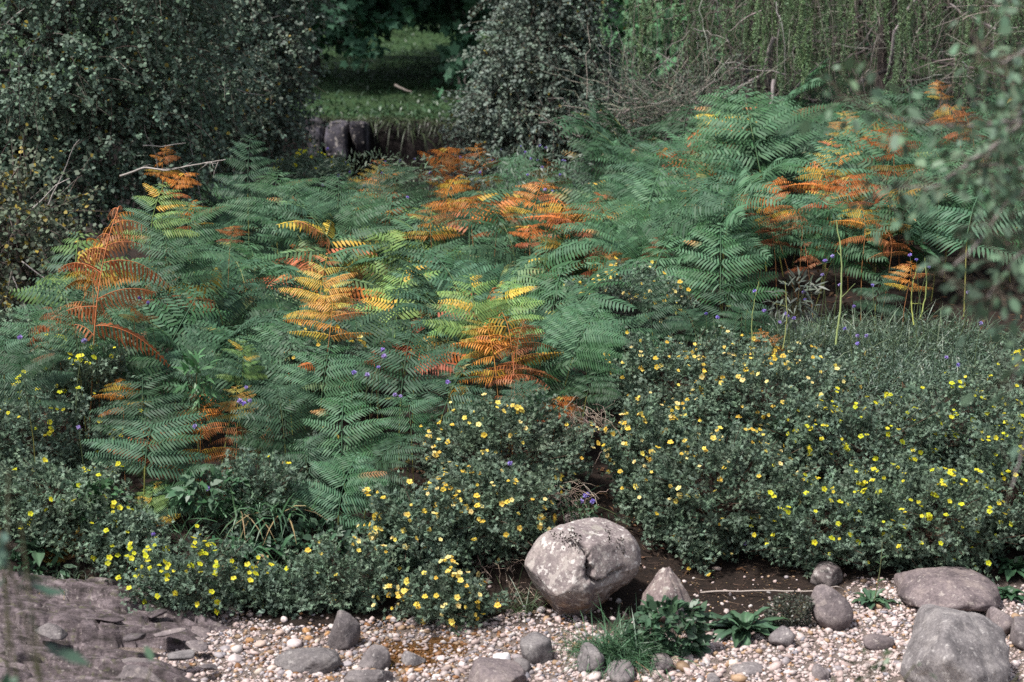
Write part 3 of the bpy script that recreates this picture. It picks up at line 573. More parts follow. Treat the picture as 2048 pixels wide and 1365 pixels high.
# fronds one can single out (leaning toward the camera is rz = pi)
SPECIAL = [
    ('rust', 195, 530, 7.85, 290, D_ - .2, 0, 'biggest curled rust brown frond at the dark left edge of the bracken', 1.5), ('rust', 150, 590, 8.0, 190, D_ + .3, 1, 'rust brown frond hanging below the biggest rust frond', 1.0), ('orange', 225, 490, 7.9, 220, D_ - .5, 0, None, 1.1), ('orange', 285, 600, 8.0, 110, D_ - .5, 1, None, 1),
    ('rust', 110, 640, 7.9, 130, D_ + .5, 2, None, 1), ('lime', 310, 420, 8.8, 170, D_ - .2, 0, 'lime green frond at the top left of the bracken under the dead branch', 1),
    ('yellow', 625, 560, 8.1, 150, D_, 0, 'golden yellow frond standing alone in green bracken', 1.2), ('orange', 650, 625, 7.95, 190, D_ + .1, 1, 'orange frond lying level below the lone golden frond', .7), ('yellow', 655, 585, 8.05, 130, D_ - .5, 1, None, 1),
    ('lime', 950, 615, 8.0, 190, D_ + .3, 1, 'yellow green frond topping the orange cluster at the middle of the bank', 1.2), ('lime', 1010, 605, 8.1, 180, D_ - .3, 2, None, 1.1), ('orange', 1010, 660, 7.9, 230, D_ + .2, 2, 'biggest orange frond in the middle cluster', .9), ('rust', 1060, 690, 7.8, 170, D_ - .5, 0, None, 1), ('orange', 985, 700, 7.8, 180, D_ + .4, 0, None, 1), ('rust', 1040, 735, 7.7, 210, D_, 1, 'dark rust frond at the foot of the middle orange cluster', .8), ('yellow', 960, 660, 7.9, 120, D_ + .8, 0, None, 1),
    ('orange', 1110, 800, 7.8, 100, D_ - .3, 3, None, 1.2), ('rust', 1130, 820, 7.75, 80, D_, 3, None, 1),
    ('orange', 240, 775, 7.6, 120, D_ + .3, 2, 'orange and green frond above the lemon flowered shrub', 1), ('yellow', 485, 795, 7.6, 100, D_, 1, None, 1), ('orange', 430, 860, 7.5, 150, D_ - .2, 0, None, 1.1), ('rust', 455, 870, 7.45, 130, D_ + .3, 2, None, 1), ('orange', 400, 835, 7.55, 110, D_ + .6, 1, None, 1), ('rust', 448, 945, 7.3, 80, D_ - .9, 3, 'narrow rust frond hanging down over the dark leaves', 2.0), ('rust', 525, 860, 7.5, 60, D_, 1, None, 2), ('rust', 755, 725, 7.75, 90, D_, 0, None, 1), ('lime', 470, 720, 7.8, 120, D_ + .4, 0, None, 1), ('yellow', 115, 1085, 7.05, 100, D_, 1, 'ochre fern frond over the broad leaves at the lower left', 1), ('yellow', 165, 1065, 7.08, 70, D_ - .6, 0, None, 1), ('rust', 200, 1165, 6.98, 70, D_, 2, 'withered brown frond hanging over the bedrock', 2.2),
    ('lime', 320, 1000, 7.2, 110, D_, 1, None, 1.2), ('turning', 290, 880, 7.5, 180, D_, 2, None, 1),
    ('orange', 860, 300, 12.8, 110, D_ - .3, 3, 'orange frond standing against the dark stream bank', 1.4), ('orange', 960, 330, 12.4, 120, D_ + .4, 0, 'red orange frond below the birch bush', 1), ('orange', 890, 330, 12.3, 130, D_, 1, None, 1), ('orange', 905, 370, 11.8, 130, D_ - .5, 2, None, 1), ('rust', 1090, 350, 12.2, 120, D_, 0, None, 1), ('orange', 1060, 385, 11.6, 150, D_ - .2, 1, None, .8), ('orange', 1120, 420, 11.0, 170, D_ + .3, 2, None, .8), ('rust', 1190, 400, 11.0, 110, D_ - .4, 3, None, 1), ('orange', 940, 400, 11.2, 140, D_ + .2, 3, None, .8), ('orange', 870, 440, 10.6, 150, D_, 0, None, .7), ('yellow', 745, 350, 11.8, 110, D_, 0, None, 1), ('orange', 760, 375, 11.5, 110, D_ + .3, 1, None, 1), ('orange', 1000, 430, 10.7, 140, D_ - .3, 2, None, .7), ('orange', 790, 420, 10.8, 110, D_, 3, None, 1), ('orange', 1150, 460, 10.4, 170, D_, 0, None, .8), ('rust', 1210, 490, 10.1, 140, D_ + .4, 1, None, 1), ('orange', 1060, 455, 10.5, 90, D_, 3, None, 1),
    ('orange', 1230, 520, 9.8, 90, D_, 1, None, 1.2), ('rust', 1310, 490, 9.8, 70, D_, 2, None, 1),
    ('orange', 1540, 375, 10.4, 130, D_ - .8, 1, 'orange frond slanting across the tall green stand', 1), ('orange', 1580, 400, 10.2, 120, D_ - .6, 0, None, 1), ('orange', 1640, 355, 10.6, 150, D_ + .2, 2, 'orange brown frond in the tall stand under the larch', 1), ('yellow', 1660, 320, 11.2, 130, D_, 0, None, 1), ('orange', 1700, 360, 10.4, 130, D_ - .3, 3, None, 1), ('rust', 1550, 460, 9.9, 90, D_, 0, None, 1), ('rust', 1590, 425, 10.1, 100, D_ + .4, 2, None, 1), ('orange', 1385, 375, 10.8, 90, D_, 1, None, 1), ('orange', 1490, 320, 11.3, 90, D_, 2, None, 1), ('rust', 1400, 290, 11.8, 100, D_, 3, None, 1), ('orange', 1450, 265, 12.2, 90, D_ + .3, 0, None, 1), ('yellow', 1690, 240, 11.8, 80, D_ - .5, 1, None, 1), ('orange', 1925, 215, 11.8, 110, D_, 2, None, 1.3), ('rust', 1940, 240, 11.4, 120, D_ + .3, 0, None, 1), ('orange', 1770, 270, 11.4, 110, D_, 3, None, 1), ('orange', 1800, 300, 11.0, 150, D_ - .2, 0, None, 1), ('orange', 1880, 170, 12.2, 60, D_, 1, None, 1.2), ('orange', 1810, 545, 9.5, 110, D_ - .2, 1, 'deep orange frond in the shade behind the grass mound', .8), ('rust', 1620, 505, 9.7, 90, D_, 1, None, 1), ('orange', 1720, 430, 9.8, 130, D_, 2, None, 1), ('rust', 1760, 470, 9.7, 110, D_ + .5, 3, None, 1), ('orange', 1540, 680, 8.9, 130, D_ + .9, 0, 'fallen orange frond lying between grass mound and cinquefoil', .5), ('orange', 1330, 300, 12.0, 90, D_, 2, None, 1), ('orange', 1480, 400, 10.3, 80, D_, 3, None, 1), ('rust', 1500, 525, 9.6, 70, D_, 0, None, 1), ('orange', 1385, 575, 9.6, 70, D_, 1, None, 1),
    ('orange', 330, 320, 10.4, 90, D_, 0, None, 1), ('orange', 350, 350, 10.2, 100, D_ - .4, 3, None, 1), ('orange', 380, 420, 9.4, 100, D_, 2, None, 1), ('orange', 460, 455, 9.0, 70, D_, 3, None, 1),
    ('green', 1255, 660, 8.6, 200, D_ + .2, 8, 'grey green frond arching in front of the pale flowering bush', 1), ('green', 1325, 610, 8.8, 160, D_ - .3, 7, None, 1), ('green', 400, 700, 7.8, 120, D_ - .1, 7, 'upright grey green frond among small yellow flowered shrubs', 1.4),
    ('green', 290, 800, 7.45, 240, D_ + .1, 2, None, .8), ('green', 300, 860, 7.35, 250, D_ - .1, 3, None, .8), ('green', 150, 660, 7.75, 160, D_ + .5, 1, None, 1), ('green', 360, 950, 7.25, 200, D_ - .5, 6, None, 1), ('green', 690, 960, 7.2, 190, D_ - .3, 5, None, 1), ('green', 770, 900, 7.3, 200, D_ - .9, 3, None, .8), ('green', 700, 850, 7.4, 220, D_, 0, None, 1), ('green', 800, 720, 7.7, 240, D_, 4, None, 1), ('green', 880, 760, 7.6, 200, D_ - .4, 2, None, 1), ('green', 820, 820, 7.5, 160, D_ + .2, 6, None, 1), ('green', 640, 730, 7.75, 200, D_, 1, None, 1), ('green', 560, 820, 7.5, 200, D_ + .3, 9, None, 1), ('green', 640, 900, 7.35, 180, D_ + .1, 8, None, 1), ('green', 60, 740, 7.4, 170, D_ + .3, 5, None, 1), ('green', 1140, 650, 8.0, 180, D_ - .4, 1, None, 1), ('green', 1180, 750, 7.8, 130, D_ - .6, 2, None, 1), ('green', 1060, 790, 7.6, 110, D_, 9, None, 1),
    ('green', 660, 400, 10.6, 180, D_ + .2, 1, None, 1), ('green', 720, 430, 10.2, 190, D_ - .4, 4, None, 1), ('green', 610, 420, 10.2, 190, D_ + .5, 0, None, 1), ('green', 560, 380, 10.8, 180, D_, 5, None, 1), ('green', 500, 330, 11.2, 150, D_, 7, None, 1.2), ('green', 790, 370, 11.4, 150, D_, 9, None, 1), ('green', 1210, 420, 10.4, 200, D_ + .3, 3, None, 1), ('green', 1280, 330, 11.4, 220, D_ - .2, 2, None, 1),
    ('green', 335, 500, 8.7, 190, D_ + .3, 0, None, 1), ('green', 300, 560, 8.5, 180, D_ - .3, 3, None, 1), ('green', 400, 440, 9.2, 180, D_, 5, None, 1), ('green', 500, 900, 7.5, 170, D_ + .2, 1, None, 1), ('green', 60, 660, 8.0, 170, D_ + .4, 4, None, 1), ('green', 10, 700, 7.9, 150, D_ + .2, 6, None, 1), ('green', 620, 340, 12, 150, D_, 2, None, 1),
    ('green', 1440, 520, 9.5, 230, D_, 0, None, 1), ('green', 1430, 580, 9.4, 200, D_ - .2, 2, None, 1), ('green', 1470, 630, 9.2, 120, D_, 6, None, 1), ('green', 1390, 640, 9.1, 110, D_ + .3, 9, None, 1), ('green', 1550, 245, 11.2, 260, D_, 4, 'tallest green frond below the dead larch branches', 1.1), ('green', 1480, 240, 11.5, 200, D_ + .2, 0, None, 1), ('green', 1770, 560, 9.6, 120, D_ - .8, 3, None, 1.3),
]
for (k, px, py, y, wpx, rz, v, lb, zs) in SPECIAL:
    fern_at(k, px, py, y, wpx, rz, v, lb, (rng.normal() * .08, rng.normal() * .1), zs)
n_sp = len(SPECIAL)
# the stand itself: spread over the ground, taller at the back and on the right
pts = []
def ok(p, dmin):
    return all((p[0] - q[0]) ** 2 + (p[1] - q[1]) ** 2 > dmin * dmin for q in pts)
def grow(n, y0, y1, px0, px1, dmin, H, mix):
    c = 0
    for _ in range(6000):
        if c >= n: break
        y = y0 + (y1 - y0) * rng.uniform() ** .85; px = rng.uniform(px0, px1); x = (px - 1024) / PPM * y * 1.01
        lo = px0 + 40 * math.sin(y * 2)
        if px < lo or not ok((x, y), dmin): continue
        pts.append((x, y)); c += 1
        keys, pr = zip(*mix); key = keys[rng.choice(len(keys), p=pr)]
        s = (H[0] + (H[1] - H[0]) * (y - y0) / (y1 - y0)) * rng.uniform(.85, 1.12)
        s *= .76 if y > 10.8 and 540 < px < 940 else 1
        put_fern(key, (x, y, gz(x, y) - .03), s, D_ + rng.normal() * .95, int(rng.integers(20)), None, (rng.normal() * .16, rng.normal() * .15), rng.uniform(.9, 1.1))
G = [('green', .86), ('flat', .04), ('lime', .04), ('turning', .06)]
GR = [('green', .76), ('flat', .05), ('lime', .03), ('turning', .13), ('orange', .03)]
grow(44, 7.75, 9.2, 160, 1170, .27, (.68, .92), G)
grow(52, 9.2, 14.0, 330, 1190, .34, (.9, 1.02), GR)
grow(58, 9.75, 14.2, 1190, 2120, .4, (1.0, 1.2), GR)
under = MB()     # the rest of the stand: lower and hidden fronds that read as one mass
for k in range(130):
    if k < 8: y = rng.uniform(7.9, 9.4); px = rng.uniform(150, 1170); s_ = rng.uniform(.4, .62)
    elif k < 45: y = rng.uniform(9.4, 14.6); px = rng.uniform(350, 1300); s_ = rng.uniform(.5, .8)
    else: y = rng.uniform(9.7, 15); px = rng.uniform(1190, 2150); s_ = rng.uniform(.55, .95)
    key = rng.choice(['green', 'turning', 'orange'], p=[.86, .09, .05])
    mbv = FARR[key][rng.integers(len(FARR[key]))][1]; a = D_ + rng.normal() * .9; x = (px - 1024) / PPM * y * 1.01; o0 = np.array([x, y, gz(x, y) - .04]); n0 = 0
    for v_, f_, c_ in zip(mbv.v, mbv.f, mbv.c):
        under.add(np.stack([v_[:, 0] * math.cos(a) - v_[:, 1] * math.sin(a), v_[:, 0] * math.sin(a) + v_[:, 1] * math.cos(a), v_[:, 2]], 1) * s_ + o0, f_ - n0, c_); n0 += len(v_)
tag(under.build('bracken_undergrowth', M_FERN), 'low mixed bracken undergrowth beneath the taller fronds', 'undergrowth', kind='stuff')

# ------------------------------------------------------------------ shrubby cinquefoil
PET = np.array([(0, .12, 0), (.45, .5, .10), (.85, .34, .16), (1, 0, .14), (.85, -.34, .16), (.45, -.5, .10), (0, -.12, 0)])
def flower_mesh(name, c, seed):
    r = np.random.default_rng(seed); mb = MB(); R_ = .0128
    for k in range(5):
        a = k * 2 * math.pi / 5 + r.normal() * .08; d = np.array([math.cos(a), math.sin(a), 0]); s = np.array([-math.sin(a), math.cos(a), 0]); L = R_ * r.uniform(.9, 1.08)
        P = d * PET[:, 0:1] * L + s * PET[:, 1:2] * L * .95 + np.array([0, 0, 1]) * PET[:, 2:3] * L * r.uniform(.3, 2.2) + np.array([0, 0, .0006 * k])
        mb.polys(P[None], np.array(c) * r.uniform(.9, 1.08))
    V, F = ICO[1]; mb.add(V * (.0032, .0032, .0022) + (0, 0, .0022), F, (.5, .27, .02))
    return mb.mesh(name, M_PETAL)
FL = {'warm': [flower_mesh('cinquefoil_flower', c, k) for k, c in enumerate([(.84, .66, .14), (.8, .56, .08), (.88, .74, .3)])],
      'lemon': [flower_mesh('cinquefoil_flower', c, 10 + k) for k, c in enumerate([(.62, .62, .03), (.7, .64, .05), (.55, .58, .03)])]}
NFL = 0
def shrub(label, px, top, bot, hw, y, nfl, fl='warm', leafc=(.122, .178, .122), dens=2.1, depth=None, name='cinquefoil_shrub', drape=.0):
    global NFL
    if bot > 790: y = float(on_ground(px, bot)[1]) + .10
    pt, pb = at(px, top, y + .08), at(px, bot, y - .08); W = hw * m_per_px(y); H = (pt[2] - pb[2]) / 2; Dp = depth or max(.16, min(W * .8, .34))
    c = np.array([pt[0], y, (pt[2] + pb[2]) / 2]); nfl = min(100, int(nfl * 2.1)); root = empty(name, (c[0], y + Dp * .5, max(gz(c[0], y + Dp * .5), pb[2] - .3)))
    org = np.array(root.location)
    base = np.array([0, .0, 0.]); cc = c - org
    area = W * H * 3.2 + W * Dp * 2 + H * Dp * 2; nsh = int(520 * area * dens)
    d = unit(nsh * 2); d = d[(d[:, 1] < .45)][:nsh]; nsh = len(d)
    lump = 1 + .22 * np.sin(d[:, 0] * 5 + px) * np.cos(d[:, 2] * 6 + top) + .12 * np.sin(d[:, 0] * 11 + d[:, 2] * 9 + px * .3) + .10 * rng.normal(size=nsh)
    E = cc + d * np.array([W, Dp, H]) * lump[:, None]
    B = base + cc * np.array([1, .6, .25]) * .3 + rng.normal(size=(nsh, 3)) * np.array([W, Dp, H * .4]) * .3
    M_ = (B + E) / 2 + np.array([0, 0, 1.]) * .12 * H
    t = np.linspace(0, 1, 7)[None, :, None]
    P = B[:, None] * (1 - t) ** 2 + 2 * M_[:, None] * t * (1 - t) + E[:, None] * t ** 2
    # keep shoots out of the bank
    tw = MB(); k = rng.uniform(size=nsh) < .25; B[:14] = base; P[:14] = B[:14, None] * (1 - t) ** 2 + 2 * M_[:14, None] * t * (1 - t) + E[:14, None] * t ** 2; k[:14] = True
    if k.sum(): tw.tubes(P[k], np.linspace(.0028, .0009, 7)[None], jit((.12, .075, .055), int(k.sum()), .4), 3)
    # leafy ends: short side sprigs, each with fans of five leaflets
    lv = MB(); per = 17
    ln = np.linalg.norm(E - B, axis=1); frac = np.clip(.15 / np.maximum(ln, .05), .15, .9)
    ss = 1 - frac[:, None] * rng.uniform(0, 1, (nsh, per)) ** 1.3
    ss3 = ss[..., None]; Q = B[:, None] * (1 - ss3) ** 2 + 2 * M_[:, None] * ss3 * (1 - ss3) + E[:, None] * ss3 ** 2
    T = nrm(E - M_)[:, None]
    off = unit(nsh * per).reshape(nsh, per, 3); off = nrm(off - T * (off * T).sum(-1, keepdims=True))
    A = nrm(T * .65 + off * .9 + np.array([0, -.1, .25])); Q = (Q + off * rng.uniform(.003, .016, (nsh, per, 1))).reshape(-1, 3); A = A.reshape(-1, 3)
    Nn = unit(len(Q)) + np.array([0, -.35, .9]); S = nrm(np.cross(Nn, A)); Nn = np.cross(A, S)
    cb = np.repeat(jit(leafc, nsh, .28, .06), per, axis=0)
    for an in (-1.25, -.6, 0, .6, 1.25):
        D = A * math.cos(an) + S * math.sin(an) + Nn * .1 * rng.normal(size=(len(Q), 1))
        LL = rng.uniform(.011, .019, len(Q)) * (1 if abs(an) < 1 else .8)
        lv.polys(leaf_polys(Q + A * .003, D, Nn + .3 * unit(len(Q)), LL, LL * .34, 'kite'), cb * (1 + .15 * rng.uniform(-1, 1, (len(Q), 1))))
    lv.build('foliage', M_LEAF, root)
    if tw.n: tw.build('branches', M_BARK, root)
    # flowers at shoot ends, in loose groups, each turned to the light
    if nfl:
        out = np.where((d[:, 1] < .3) & (d[:, 2] > -.75) & (rng.uniform(size=nsh) < .35 + .65 * smooth(-.4, .4, d[:, 2])))[0]; cl = rng.choice(out, max(2, nfl // 5)); pk = []
        while len(pk) < nfl:
            if rng.uniform() < .62:
                q = E[rng.choice(cl)]; j = out[np.argsort(((E[out] - q) ** 2).sum(1))[:9]]; pk.append(int(rng.choice(j)))
            else: pk.append(int(rng.choice(out)))
        for j in pk:
            o = bpy.data.objects.new('flower', FL[fl][rng.integers(3)]); col.objects.link(o); o.parent = root
            nd = nrm(d[j] * .5 + np.array([0, -.55, .75]) + .5 * rng.normal(size=3))
            o.location = E[j] + nd * .008 + rng.normal(size=3) * .009; o.rotation_euler = Vector(nd).to_track_quat('Z', 'Y').to_euler(); sc = rng.uniform(.55, 1.15); o.scale = (sc, sc, sc * rng.uniform(.8, 1.8))
            NFL += 1
    return tag(root, label, 'shrub', 'yellow flowered cinquefoil shrubs on the bank')
SHRUBS = [
    ('cinquefoil shrub with warm yellow flowers just left of the bare gap in the bank', 1010, 785, 1010, 165, 7.5, 70, 'warm'),
    ('cinquefoil shrub in bloom directly left of the cracked boulder', 985, 920, 1130, 130, 7.25, 70, 'warm'),
    ('leafy cinquefoil shrub with a bright flower clump, left of the boulder shrub', 850, 960, 1190, 120, 7.15, 46, 'warm'),
    ('low cinquefoil shrub drooping over the amber pool', 895, 1125, 1262, 105, 6.98, 32, 'warm'),
    ('lemon flowered cinquefoil hanging over the dark hollow by the bedrock', 395, 1070, 1240, 130, 6.98, 44, 'lemon'),
    ('sparse grey green cinquefoil above the hanging brown frond', 250, 1005, 1170, 100, 7.1, 8, 'lemon'),
    ('lemon flowered cinquefoil filling the left edge of the photo', 85, 765, 960, 165, 7.45, 60, 'lemon'),
    ('darker cinquefoil below the left edge shrub, few lemon flowers', 120, 915, 1085, 170, 7.2, 30, 'lemon'),
    ('small cinquefoil with few flowers below the rust bracken', 170, 665, 790, 90, 7.8, 16, 'lemon'),
    ('small dark cinquefoil enclosed by green bracken, two flowers', 470, 695, 810, 75, 7.7, 5, 'lemon'),
    ('small pale cinquefoil below the golden bracken frond', 640, 655, 760, 80, 8.0, 8, 'warm'),
    ('flowerless cinquefoil in the shade of bracken left of the warm shrub', 650, 860, 1010, 90, 7.4, 4, 'warm'),
    ('pale cinquefoil bush standing against the tall bracken, farthest up the bank', 1265, 535, 660, 105, 9.3, 34, 'warm'),
    ('most densely flowered cinquefoil, right of the arching grey fern', 1365, 670, 880, 150, 8.6, 100, 'warm'),
    ('cinquefoil on the right lip of the bare gap', 1300, 790, 1045, 92, 8.0, 40, 'warm'),
    ('flowering cinquefoil below the fallen orange frond', 1530, 700, 950, 170, 8.4, 60, 'warm'),
    ('cinquefoil overhanging the brown soil with dead twigs', 1430, 870, 1112, 170, 7.85, 40, 'warm'),
    ('cinquefoil in front of the grass mound', 1720, 800, 1020, 170, 8.2, 60, 'lemon'),
    ('cinquefoil overhanging the half buried tan stone', 1640, 950, 1142, 150, 7.8, 28, 'lemon'),
    ('lemon flowered cinquefoil behind the flat topped boulder', 1850, 930, 1150, 165, 7.8, 58, 'lemon'),
    ('cinquefoil above the flat topped boulder shrub, beside the grass mound', 1905, 760, 960, 150, 8.4, 44, 'lemon'),
    ('cinquefoil at the right edge behind blurred leaves', 2060, 830, 1110, 150, 8.0, 36, 'lemon'),
    ('little flowering cinquefoil sprig over the bare soil', 1392, 1050, 1150, 36, 7.45, 12, 'warm'),
    ('cinquefoil edging the grass mound by the fallen fronds', 1560, 690, 780, 90, 8.9, 26, 'warm'),
]
for s_ in SHRUBS: shrub(*s_)
shrub('grey green cinquefoil behind the blurred leaves beside the grass mound, right edge', 2060, 690, 830, 110, 8.5, 14, 'lemon')
shrub('flowerless grey leaved cinquefoil below the orange bracken pile', 1230, 585, 720, 70, 8.9, 4, 'warm', (.075, .085, .068))
shrub('dark cinquefoil without flowers behind the broad plants', 530, 905, 1080, 100, 7.25, 2, 'lemon')
shrub('low dark cinquefoil fringe drooping over the pebbles left of the wedge stone', 580, 1110, 1232, 80, 7.0, 4, 'lemon')
shrub('shaded grey green shrub under the hazel at the far left', 10, 610, 770, 90, 8.2, 2, 'lemon')
shrub('dark cinquefoil low on the bank above the wedge stone', 690, 1060, 1235, 100, 7.08, 8, 'warm')
shrub('yellow flowered cinquefoil farthest back by the dark stream bank', 620, 300, 370, 70, 12.6, 26, 'lemon')

# ------------------------------------------------------------------ lilac scabious
def head_mesh(seed, c):
    r = np.random.default_rng(seed); n = 46; d = nrm(r.normal(size=(n, 3)) + np.array([0, 0, .45])); mb = MB()
    L = .0105 * r.uniform(.8, 1.1, n)
    mb.polys(leaf_polys(d * .002, d, nrm(np.cross(d, r.normal(size=(n, 3)))), L, L * .75, 'kite'), np.array(c) * (1 + .2 * r.uniform(-1, 1, (n, 1))))
    V, F = ICO[1]; mb.add(V * .0055, F, np.array(c) * .8); return mb.mesh('flower_head', M_PETAL)
HEADS = [head_mesh(k, c) for k, c in enumerate([(.36, .28, .72), (.42, .33, .74), (.46, .38, .7)])]
SCAB = [(280, 597, 7.9), (296, 606, 7.9), (168, 682, 7.6), (40, 675, 7.6), (157, 855, 7.25), (415, 977, 7.15), (765, 700, 7.6), (768, 713, 7.55), (708, 745, 7.5), (735, 750, 7.5), (757, 735, 7.5), (790, 790, 7.45), (801, 793, 7.45), (895, 765, 7.4), (492, 775, 7.5), (480, 803, 7.4), (500, 802, 7.4), (488, 808, 7.4), (390, 853, 7.3), (1020, 927, 7.0), (1170, 992, 7.15), (1185, 1003, 7.15), (1163, 1003, 7.15), (1176, 990, 7.17), (307, 1070, 6.95), (1490, 1087, 7.2),
        (1645, 550, 9.1), (1650, 522, 9.15), (1665, 513, 9.2), (1680, 570, 9.1), (1745, 571, 9.2), (1607, 585, 9.0), (1610, 600, 8.95), (1528, 622, 8.9), (1572, 628, 8.8), (1575, 632, 8.8), (1588, 637, 8.8), (1560, 645, 8.75), (1509, 583, 9.0), (1435, 635, 8.8), (1412, 628, 8.9), (1708, 613, 8.9), (1690, 658, 8.7), (1715, 672, 8.65), (1733, 672, 8.6), (1715, 688, 8.55), (1820, 511, 9.1), (1833, 520, 9.1), (1858, 535, 9.0), (1937, 585, 9.0), (1962, 647, 8.7), (1893, 715, 8.3), (1916, 730, 8.2), (1982, 872, 7.75), (1975, 998, 7.55), (1998, 1000, 7.55), (1940, 883, 7.8),
        (655, 298, 13), (1040, 293, 13), (1050, 305, 12.9), (1080, 292, 13), (1092, 296, 13), (1125, 322, 12.4), (1085, 335, 12.2), (1075, 320, 12.6), (1055, 350, 11.9), (1105, 383, 11.2), (1090, 380, 11.2), (770, 325, 12.4), (765, 347, 12), (690, 325, 12.4), (645, 370, 11.5), (815, 395, 11.2), (740, 330, 12.3), (860, 345, 12), (1120, 350, 11.9), (1130, 322, 12.4), (985, 320, 12.5), (920, 315, 12.6), (960, 345, 12), (1000, 300, 12.9), (1062, 318, 12.5), (800, 322, 12.5), (830, 318, 12.6), (700, 345, 12), (730, 372, 11.5), (678, 352, 11.9)]
for (px, py, y) in SCAB:
    h = at(px, py, y); g0 = gz(h[0], y); r = empty('scabious', (h[0] + rng.normal() * .04, y + rng.uniform(0, .06), min(g0, h[2] - .15) if h[2] - g0 < .9 else h[2] - .6))
    e = h - np.array(r.location); t = np.linspace(0, 1, 9)[:, None]
    P = e * t + np.array([rng.normal() * .05, rng.normal() * .04, 0]) * np.sin(t * math.pi)
    mb = MB(); mb.tubes(P[None], np.linspace(.0021, .0012, 9)[None], (.09, .12, .05), 4); mb.build('stem', M_STEM, r)
    o = bpy.data.objects.new('flower_head', HEADS[rng.integers(3)]); col.objects.link(o); o.parent = r; o.location = e; o.rotation_euler = (rng.normal() * .5, rng.normal() * .5, rng.uniform(0, 6)); sc = rng.uniform(.85, 1.2); o.scale = (sc, sc, sc * rng.uniform(.7, 1))
    tag(r, unique('lilac scabious flower on a thin stem', None, (px, py)), 'flower', 'lilac scabious flowers on the bank')

# ------------------------------------------------------------------ grass, herbs, broad leaved plants
def grass_patch(mb, n, pf, L, W, c, up=.9, droop=.5, spread=.7):
    P = pf(n); D = nrm(rng.normal(size=(n, 3)) * spread * np.array([1, 1, .2]) + np.array([0, -.15, up]))
    blades(mb, P, D, rng.uniform(L[0], L[1], n), rng.uniform(W[0], W[1], n), droop * rng.uniform(.4, 1.5, n), jit(c, n, .3, .1))
def disc(cx, cy, rx, ry, dz=0):
    def f(n):
        a = rng.uniform(0, 6.283, n); q = np.sqrt(rng.uniform(size=n)); x = cx + rx * q * np.cos(a); y = cy + ry * q * np.sin(a)
        return np.stack([x, y, ground_z(x, y) + dz], 1)
    return f
mb = MB()   # grassy mound on the right and grass along the back of the stand
grass_patch(mb, 8000, disc(1.95, 9.0, .62, .5, -.01), (.08, .2), (.003, .006), (.1, .15, .1), .8, .7)
grass_patch(mb, 1300, disc(1.9, 9.35, .75, .3, 0), (.15, .34), (.003, .005), (.11, .16, .1), 1, .4)
n = 5000; c = disc(1.95, 9.0, .65, .5)(n); c[:, 2] += rng.uniform(.01, .12, n); mb.polys(leaf_polys(c, unit(n) + (0, 0, .3), unit(n) + (0, -.4, 1), rng.uniform(.012, .026, n), .006, 'kite'), jit((.1, .145, .105), n, .3))
grass_patch(mb, 4500, disc(-1.0, 12.6, 1.6, 1.5), (.25, .6), (.004, .007), (.12, .18, .11), 1, .4)
grass_patch(mb, 3000, disc(.4, 12.6, 1.0, 1.5), (.3, .7), (.004, .007), (.11, .16, .12), 1, .4)
grass_patch(mb, 1300, disc(-1.0, 7.3, 1.5, .28), (.08, .24), (.003, .006), (.07, .14, .07), .8, .6)
grass_patch(mb, 2600, disc(2.75, 8.7, .5, .7), (.1, .25), (.003, .006), (.09, .14, .09), .8, .6)
grass_patch(mb, 500, disc(1.6, 8.9, 2.2, .3), (.2, .45), (.003, .005), (.1, .13, .07), 1, .3)
tag(mb.build('grass', M_HERB), 'green grass on the mound and between the bracken and shrubs', 'grass', kind='stuff')
mb = MB()   # meadow grass on the slope beyond the gully
grass_patch(mb, 26000, lambda n: (lambda x, y: np.stack([x, y, ground_z(x, y)], 1))(rng.uniform(-7, 3, n), 20.1 + 26 * rng.uniform(size=n) ** 1.3), (.08, .22), (.012, .03), (.03, .07, .032), .8, .8)
tag(mb.build('meadow_grass', M_HERB), 'shaded meadow grass on the slope beyond the stream gully', 'grass', kind='stuff')

def tuft(label, px, py, y, n, L, W, c, spread=.8, rad=.05, droop=.5, name='grass_tuft', lift=0, lean=(0, 0)):
    p = on_ground(px, py) if py > 1180 else at(px, py, y); y = p[1]; z = min(p[2], gz(p[0], y)) + lift if lift == 0 else p[2]
    r = empty(name, (p[0], y, z)); mb = MB()
    P = rng.normal(size=(n, 3)) * rad * np.array([1, .8, .15]); D = nrm(rng.normal(size=(n, 3)) * spread * np.array([1, 1, .25]) + np.array([lean[0], lean[1] - .15, .85]))
    blades(mb, P, D, rng.uniform(*L, n), rng.uniform(*W, n), droop * rng.uniform(.3, 1.5, n), jit(c, n, .3, .1)); mb.build('blades', M_HERB, r)
    dead = MB(); k = max(6, n // 6); blades(dead, rng.normal(size=(k, 3)) * rad * np.array([1, .8, .1]), nrm(rng.normal(size=(k, 3)) * np.array([1, .8, .2]) + np.array([0, -.5, .1])), rng.uniform(*L, k) * .9, W[0], .6, jit((.3, .22, .12), k, .3)); dead.build('dead_blades', M_DEAD, r)
    return tag(r, label, 'grass')
tuft('dense green grass tuft against the foot of the cracked boulder', 1240, 1318, 6.62, 1000, (.14, .30), (.0025, .0045), (.06, .13, .065), .75, .06, .6, lift=.001)
tuft('thin grass growing under the overhang of the cracked boulder', 1150, 1300, 6.62, 110, (.06, .15), (.002, .004), (.05, .09, .04), 1.1, .04, .5)
tuft('little green grass tuft in front of the half buried tan stone', 1655, 1180, 7.2, 200, (.03, .07), (.002, .004), (.06, .13, .03), .9, .05, .3)
tuft('coarse grass hanging from the bank above the pebbles', 540, 1140, 6.98, 170, (.12, .28), (.003, .005), (.06, .1, .055), .9, .06, 1.0, lift=.001, lean=(0, -.7))
